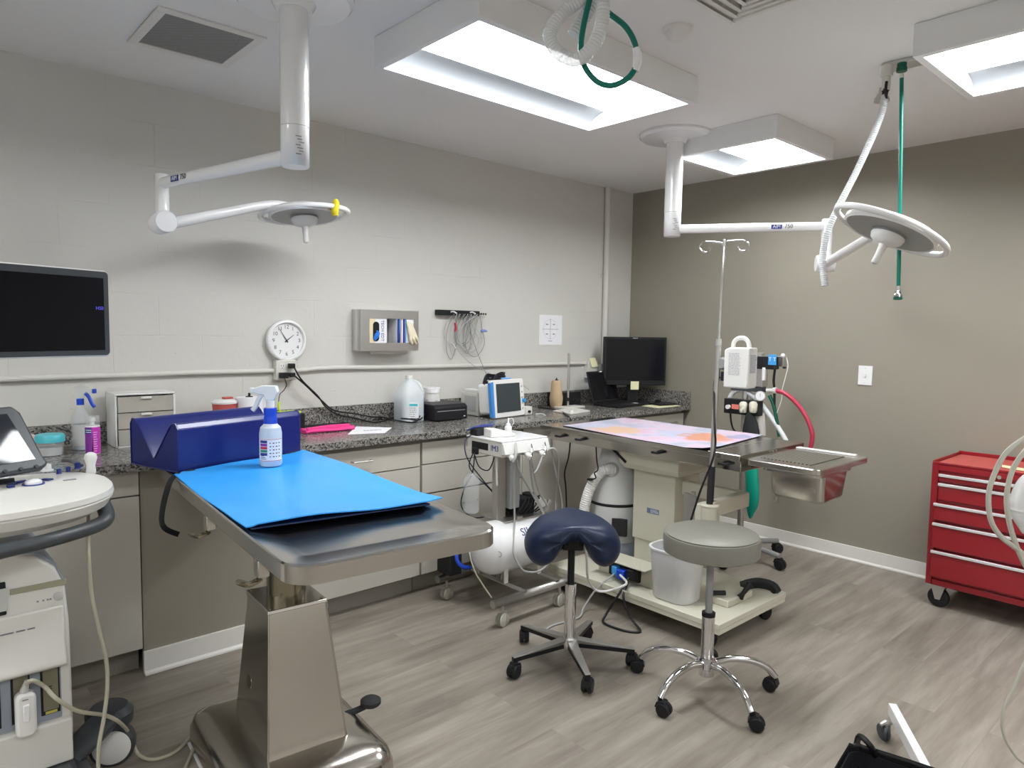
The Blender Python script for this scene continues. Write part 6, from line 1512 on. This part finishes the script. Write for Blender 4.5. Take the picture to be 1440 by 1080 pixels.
obj('machine_head', B().tube([Q(1452, 668), Q(1458, 690), Q(1464, 715), Q(1462, 740), Q(1458, 756)], .05, 18, 5, rs=[.022, .045, .062, .066, .060, .045, .03]), M_white, t)
obj('support_arm', B().tube([Q(1475, 715), Q(1530, 720), V((colp.x, colp.y, 1.0))], .02, 10, 4), M_white, t)
obj('hose_loop', B().tube([V((colp.x, colp.y, 1.05)), Q(1500, 603), Q(1460, 608), Q(1440, 617), Q(1413, 639), Q(1395, 675), Q(1390, 703), Q(1394, 733), Q(1408, 755), Q(1430, 772), Q(1450, 790), Q(1480, 830)], .0062, 10, 8), M_tube, t)
obj('hose_loop', B().tube([V((colp.x, colp.y, 1.04)), Q(1500, 610), Q(1455, 625), Q(1440, 636), Q(1424, 661), Q(1416, 694), Q(1417.5, 725), Q(1427, 761), Q(1445, 800), Q(1478, 840)], .0062, 10, 8), M_tube, t)
obj('hanging_cable', B().tube([Q(1500, 850, 1.8), Q(1460, 905, 1.8), Q(1440, 935, 1.8), Q(1424, 970, 1.8), Q(1411, 1000, 1.8), Q(1411, 1030, 1.8), Q(1425, 1058, 1.8), Q(1445, 1076, 1.8), Q(1490, 1095, 1.8)], .0042, 8, 8), M_tube, t)

# ============================================================ LINED WASTE BIN
zr = .40
p1, p2, p0 = at(1196, 1040, z=zr), at(1318, 1082, z=zr), at(1150, 1092, z=zr)
ea = (p2-p1).normalized(); eb = V((ea.y, -ea.x, 0)); eb = eb if eb.dot(p0-p1) > 0 else -eb
W_, D_ = .27, .24
t = thing('waste_bin', 'waste bin with a glossy black liner cut off by the bottom edge', 'bin', p1+ea*W_/2+eb*D_/2-V((0, 0, zr)))
cb_ = p1+ea*W_/2+eb*D_/2
def ring_(s, z, amp=0, seed=0):
    r = random.Random(seed); out = []
    pts = rounded(-W_/2*s, W_/2*s, -D_/2*s, D_/2*s, .035, 8)
    n = len(pts)
    for k, (x, y) in enumerate(pts):
        f = amp*math.sin(k*1.9+seed)+amp*.7*math.sin(k*3.7+seed*2)
        out.append(V((cb_.x, cb_.y, z+f*.8))+ea*(x*(1+f*1.2))+eb*(y*(1+f*1.2)))
    return out
obj('bin_body', stack(B(), [ring_(.80, .004), ring_(.97, zr-.02), ring_(.955, zr-.02), ring_(.79, .01)]), M_black, t)
vs = [ring_(1.06, zr-.16, .012, 3), ring_(1.05, zr-.08, .006, 2), ring_(1.03, zr-.015, .004, 1), ring_(1.005, zr+.004, .004, 1), ring_(.985, zr-.004, .004, 1), ring_(.94, zr-.05, .006, 4), ring_(.90, zr-.14, .010, 5), ring_(.78, zr-.28, .014, 6), ring_(.4, zr-.31, .02, 7)]
n = len(vs[0]); flat = [p for r in vs for p in r]
b = B().add(flat, [(i*n+k, i*n+(k+1) % n, (i+1)*n+(k+1) % n, (i+1)*n+k) for i in range(len(vs)-1) for k in range(n)]+[tuple((len(vs)-1)*n+k for k in range(n))])
o_ = obj('bin_liner', b, M_liner, t, sharp=70); sm = o_.modifiers.new('s', 'SUBSURF'); sm.levels = 1; sm.render_levels = 1
obj('liner_knot', B().tube([p1+ea*.015+V((0, 0, -.01)), p1+ea*.02-eb*.01+V((0, 0, .012)), p1+ea*.05+eb*.012+V((0, 0, .008)), p1+ea*.06+V((0, 0, -.02))], .008, 8, 4), M_liner, t)

# ============================================================ ULTRASOUND MACHINE
M_us = mat('ultrasound_shell', (.66, .65, .61), .35, var=.02, coat=.2)
M_usb = mat('ultrasound_grey_blue', (.28, .31, .36), .4)
bx1 = -4.292; yf_ = -1.35; bx0 = -4.80
t = thing('ultrasound_machine', 'white ultrasound machine on wheels, cut off by the left edge of the picture', 'ultrasound machine', (-4.54, -1.15, 0))
# body: side profile (y, z) pushed along x, front has rounded shoulder
def zz_top(x): return .80 + .06*math.sin(max(0, min(1, (bx1-x)/.20))*PI/2)
b = B()
pl = [(bx0, .20), (bx1-.012, .20), (bx1-.002, .25), (bx1-.004, .60), (bx1-.012, .70), (bx1-.035, .76), (bx1-.08, .80), (bx1-.16, .825), (bx0+.16, .825), (bx0+.05, .79), (bx0, .72)]
obj('body_shell', B().prism(pl, yf_, -.90, 'y'), M_us, t, .008)
pl2 = [(x+(.006 if x > -4.5 else -.006), z+(.004 if z > .5 else 0)) for x, z in pl]
obj('side_band', B().prism(pl2, yf_+.035, -.93, 'y'), M_usb, t, .004)
fy = yf_-.0005
def fp(px, py, y=yf_): return at(px, py, y=y)
a, c = fp(14, 836), fp(93, 820)
obj('media_slot', B().hexa([fp(14, 837, yf_-.004), fp(93, 822, yf_-.004), fp(93, 822, yf_+.002), fp(14, 837, yf_+.002)], [fp(14, 829, yf_-.004), fp(93, 813, yf_-.004), fp(93, 813, yf_+.002), fp(14, 829, yf_+.002)]), mat('olive_slot', (.30, .29, .21), .4), t, .001)
p = fp(82, 838); obj('power_button', B().lathe([(.013, 0), (.013, .004), (.010, .005), (1e-6, .005)], p, (0, -1, 0), 24), M_lgrey, t)
b = B()
for k, px_ in enumerate((53, 61, 67, 71)): p = fp(px_, 846-(px_-53)*.2); b.cbox(p, .005, .001, .005)
obj('button_marks', b, M_greyink, t)
b = B().box(bx0, fp(97, 900).x, yf_-.012, yf_, fp(60, 905).z-.08, fp(50, 860).z-.0)
zt3 = fp(50, 858).z; zb3 = fp(60, 940).z
dr = obj('printer_drawer', B().prism([(yf_+.001, zt3), (yf_-.010, zt3), (yf_-.014, zb3+.07), (yf_-.040, zb3+.03), (yf_-.042, zb3+.012), (yf_-.02, zb3), (yf_+.001, zb3)], bx0+.02, bx1-.018, 'x'), M_us, t, .005)
p = fp(16, 890, yf_-.0125)
b = B(); marks(b, wallA_M(p.x, yf_-.0143, p.z), -.055, .055, -.0035, .0035, 1, .6, 11, 1); obj('drawer_print', b, M_greyink, dr)
obj('side_latch', B().box(bx0+.02, fp(8, 830).x, yf_-.006, yf_+.001, fp(5, 865).z, fp(5, 818).z), M_black, t, .004)
p = fp(2, 842); obj('latch_face', B().box(bx0+.03, p.x+.012, yf_-.009, yf_-.0062, p.z-.035, p.z+.03), M_lgrey, t, .002)
# connector bay
zb4, zt4 = fp(80, 1000).z, fp(80, 932).z
obj('bay_frame', B().box(bx0+.03, bx1-.03, yf_-.003, yf_+.001, zb4-.02, zt4+.02), M_usb, t, .002)
for k, (pa, pb) in enumerate(((57, 84), (15, 42), (-27, 0))):
    xa, xb = fp(pa, 980).x, fp(pb, 975).x
    pt = obj('probe_port', B().box(xa, xb, yf_-.005, yf_-.0032, zb4, zt4), M_black, t)
    obj('port_contacts', B().box(xa+.006, xb-.004, yf_-.0058, yf_-.0051, zb4+.012, zt4-.012), mat('port_olive', (.20, .185, .12), .5), pt)
    obj('port_latch', B().box(xa+.010, xb-.008, yf_-.0066, yf_-.0059, zb4+.002, zb4+.010).box(xa+.010, xb-.008, yf_-.0066, yf_-.0059, zt4-.010, zt4-.003), mat('port_yellow', (.50, .46, .10), .5), pt)
    b = B(); mx_ = (xa+xb)/2; mz_ = (zb4+zt4)/2
    for j in range(4): b.box(mx_-.006+.003*(j % 2), mx_+.004, yf_-.0066, yf_-.0059, mz_-.012+.007*j, mz_-.009+.007*j)
    obj('port_print', b, M_ink, pt)
obj('lower_skirt', B().prism([(yf_-.012, zb4-.03), (yf_+.001, zb4-.022), (yf_+.001, .17), (yf_-.012, .17)], bx0, bx1-.006, 'x'), M_us, t, .004)
# probe connector plugged in
xa, xb = fp(18, 970).x, fp(46, 985).x
pc_ = B().prism(rounded(xa, xb+.004, fp(30, 1030).z, fp(30, 968).z, .018), yf_-.045, yf_-.007, 'y')
pr_ = obj('probe_connector', pc_, M_wplas, t, .008)
p = fp(38, 1000, yf_-.045); obj('connector_latch', B().box(p.x-.010, p.x+.006, yf_-.052, yf_-.0452, p.z-.03, p.z+.02), M_white, pr_, .003)
obj('connector_lettering', B().box(p.x-.010, p.x+.004, yf_-.0462, yf_-.0452, p.z+.032, p.z+.035), M_greyink, pr_)
q0_ = fp(35, 965, yf_-.03)
obj('connector_boot', B().cyl(fp(34, 972, yf_-.028), fp(38, 957, yf_-.035), .012, .006), M_lgrey, pr_)
# chassis and front caster
obj('chassis', B().prism([(bx0, .06), (bx1+.02, .06), (bx1+.05, .10), (bx1-.01, .168), (bx0, .168)], -1.42, -.86, 'y'), M_dgrey, t, .01)
wc = V((-4.155, -1.17, .085))
leg = obj('front_leg', B().tube([(-4.35, -1.32, .13), (-4.25, -1.25, .155), (-4.17, -1.19, .18)], .05, 12, 4, flat=.6), M_dgrey, t)
obj('caster_hood', B().lathe([(.062, .055), (.070, .06), (.072, .095), (.055, .115), (1e-6, .12)], (wc.x-.005, wc.y+.01, .085), seg=28), M_dgrey, leg)
wd_ = V((-.35, -.93, 0)).normalized()
obj('caster_wheel', B().lathe([(.060, -.030), (.068, -.024), (.070, -.004), (.068, .018), (.060, .024)], (wc.x, wc.y, .0705), wd_, 32), M_dgrey, leg)
obj('wheel_hub', B().lathe([(.058, .0235), (.050, .030), (.02, .034), (1e-6, .034)], (wc.x, wc.y, .0705), wd_, 28), M_wplas, leg)
for xx, yy in ((-4.75, -1.30), (-4.75, -.92), (-4.33, -.92)):
    cs = obj('caster', B().cyl((xx, yy, .05), (xx, yy, .062), .02), M_dgrey, t)
    obj('caster_wheel', B().lathe([(.03, -.02), (.050, -.018), (.052, 0), (.050, .018), (.03, .02)], (xx, yy, .0525), (1, .2, 0), 24), M_dgrey, cs)
# console
def con(z, s=1.0, dz=0, drop=0):
    cx, cy = -4.515, -1.17; out = []
    n = 48
    for k in range(n):
        a = 2*PI*k/n; ca, sa = math.cos(a), math.sin(a)
        x = .372*math.copysign(abs(ca)**.72, ca); y = (.30 if sa < 0 else .24)*math.copysign(abs(sa)**.78, sa)
        out.append((cx+x*s, cy+y*s-.03*(1-abs(ca)), z))
    return out
cz = .972
cons = obj('console', stack(B(), [con(cz-.075, .86), con(cz-.055, .955), con(cz-.028, .995), con(cz-.024, .985), con(cz-.020, 1.0), con(cz-.004, .992), con(cz, .965)]), M_us, t, 0, sharp=30)
def cp(px, py, z=cz): return at(px, py, z=z)
p = cp(47, 681)
obj('trackball_ring', B().lathe([(.030, 0), (.030, .003), (.026, .0032)], p, seg=32), M_navyprint, cons)
obj('trackball', B().lathe([(.024, .0), (.023, .010), (.014, .016), (1e-6, .018)], p, seg=28), M_white, cons)
for k in range(5):
    a0_ = .55+.60*k; b = B(); arc_panel(b, p, .050, a0_, a0_+.48, p.z+.0002, p.z+.005, 6, .018); obj('arc_button', b, M_navyprint, cons)
for px_, py_ in ((3, 672), (33, 664), (66, 662)):
    q_ = cp(px_, py_); obj('rotary_knob', B().lathe([(.020, 0), (.019, .004), (.014, .005), (.013, .022), (1e-6, .023)], q_, seg=24), M_white, cons)
for px_, py_, s_ in ((83, 666, 1), (96, 663, 1), (109, 659, 1.3), (6, 663, 1.2), (26, 660, 1.2), (46, 656, 1.3)):
    q_ = cp(px_, py_); obj('slider_button', B().lathe([(.009*s_, 0), (.007*s_, .003), (.007*s_, .016*s_), (1e-6, .017*s_)], q_, seg=16), M_navyprint, cons)
q_ = cp(98, 675); obj('small_display', B().cbox(q_+V((0, 0, .001)), .035, .012, .002), M_greyink, cons)
q_ = cp(128, 662)
obj('gel_knob', B().lathe([(.014, -.01), (.0155, 0), (.013, .018), (.017, .034), (.020, .045), (.017, .057), (.008, .063), (1e-6, .064)], q_, seg=24), M_wplas, cons)
obj('holder_slot', B().tube([cp(90, 647), cp(103, 649), cp(112, 655)], .012, 8, 4, flat=.5), M_dgrey, cons)
obj('front_grip', B().tube([cp(-40, 790, .86), cp(0, 776, .87), cp(60, 762, .875), cp(110, 748, .875), cp(140, 737, .875), cp(150, 727, .885), cp(146, 712, .905), cp(139, 698, .925)], .020, 16, 6, rs=[.02, .02, .02, .02, .021, .022, .022, .02]), M_dgrey, t)
obj('grip_bracket', B().tube([cp(142, 706, .91), cp(136, 690, .94)], .028, 12, 2, flat=.7), M_dgrey, t)
obj('console_neck', B().cyl((-4.56, -1.05, .80), (-4.56, -1.05, .92), .10, .13), M_us, t)
# touch panel
tr, br_ = at(36, 571, y=-1.025), at(66, 652, y=-1.13)
ux = V((math.cos(.42), math.sin(.42), 0))
vy = (tr-br_); vy = (vy-ux*vy.dot(ux)).normalized(); nz_ = ux.cross(vy); hh_ = (tr-br_).length
Mt_ = basis(br_, ux, vy, nz_)
wt = .36
obj('touch_panel', B().at(Mt_).prism([(-.03, hh_+.006), (-wt+.03, hh_+.006), (-wt, hh_-.02), (-wt-.01, 0), (-wt+.02, -.012), (-.015, -.012), (.006, 0), (.0, .03), (-.012, hh_-.02)][::-1], -.030, 0), M_dgrey, t, .008)
obj('touch_glass', B().at(Mt_).prism([(-.055, hh_-.022), (-wt+.06, hh_-.022), (-wt+.035, .02), (-.028, .02)][::-1], .0005, .0022), mat('grey_glass', (.02, .022, .03), .05), t)
b = B().at(Mt_)
for k in range(7): b.cyl((-.035-.045*k, -.004, -.006), (-.035-.045*k, -.004, .004), .006, seg=10)
obj('panel_keys', b, M_black, t)
obj('panel_hinge', B().cyl((br_.x-.08, br_.y+.05, cz-.005), (br_.x-.28, br_.y+.05, cz-.005), .02), M_dgrey, t)
# main monitor on an arm
mu = V((math.cos(math.radians(22.3)), math.sin(math.radians(22.3)), 0)); mn = mu.cross(V((0, 0, 1)))
yR = -1.02
rt, rb = at(150, 381, y=yR), at(156, 501, y=yR); hm = rt.z-rb.z
Mm = basis(V((rb.x, rb.y, rb.z)), mu, (0, 0, 1), mn)
wm = .52
mo = obj('monitor_case', B().at(Mm).prism(rounded(-wm, 0, 0, hm, .016), -.045, 0), M_wplas, t, .006)
obj('monitor_bezel', B().at(Mm).prism(rounded(-wm+.004, -.004, .005, hm-.004, .013), 0, .003), M_dgrey, t, .0015)
obj('monitor_screen', B().at(Mm).box(-wm+.025, -.022, .022, hm-.026, .0032, .0042), M_screen, t)
obj('screen_lettering', B().text('HS0', .016, Mm @ Matrix.Translation((-.038, hm*.56, .0044)), .0002, 'CENTER'), mat('blue_screen_text', (.10, .10, .75), .5, emit=.25), mo)
arm_c = Mm @ V((-wm*.5, hm*.4, -.05))
obj('monitor_arm', B().cyl((-4.56, -1.0, .90), (-4.56, -1.0, 1.22), .025).tube([(-4.56, -1.0, 1.20), V((-4.56, -.95, 1.32)), arm_c, Mm @ V((-wm*.5, hm*.45, -.044))], .022, 12, 4), M_dgrey, t)
# cables
t2 = thing('probe_cable', 'long cream probe cable running from the machine to the floor by the steel pedestal', 'cable', (-4.2, -1.3, 0))
obj('cable', B().tube([q0_+V((0, 0, -.0)), fp(45, 957, yf_-.05), fp(62, 965, yf_-.03), at(80, 983, y=-1.42), at(110, 1000, y=-1.40), at(148, 1006, y=-1.35), at(168, 1016, y=-1.32), at(182, 1032, z=.09), at(194, 1060, z=.02), at(215, 1068, z=.006), at(245, 1058, z=.006), at(268, 1036, z=.01), at(283, 1016, z=.03), at(279, 1030, z=.03), at(270, 1058, z=.012), at(260, 1082, z=.006), at(255, 1110, z=.006)], .0058, 8, 8), M_cable, t2)
obj('ferrite', B().cyl(at(183, 1033, z=.082), at(188, 1048, z=.05), .009), M_black, t2)
t2 = thing('console_cable', 'cream cable hanging straight down from the console past the cabinet', 'cable', (-4.2, -1.3, .9))
obj('cable', B().tube([cp(126, 702, .90), at(124, 760, y=-1.32), at(128, 830, y=-1.32), at(138, 880, y=-1.34), at(149, 925, y=-1.36), at(151, 965, y=-1.38), at(146, 1010, y=-1.39), at(139, 1050, y=-1.40), at(138, 1085, y=-1.40)], .0058, 8, 8), M_cable, t2)
q = [at(a_, b_, z=.0005) for a_, b_ in ((263, 1045), (283, 1038), (300, 1070), (290, 1100))]
t2 = thing('floor_card', 'small white card on the floor half under the steel table base', 'paper', q[0]); obj('card', B().hexa(q, [p_+V((0, 0, .0015)) for p_ in q]), M_paper, t2)
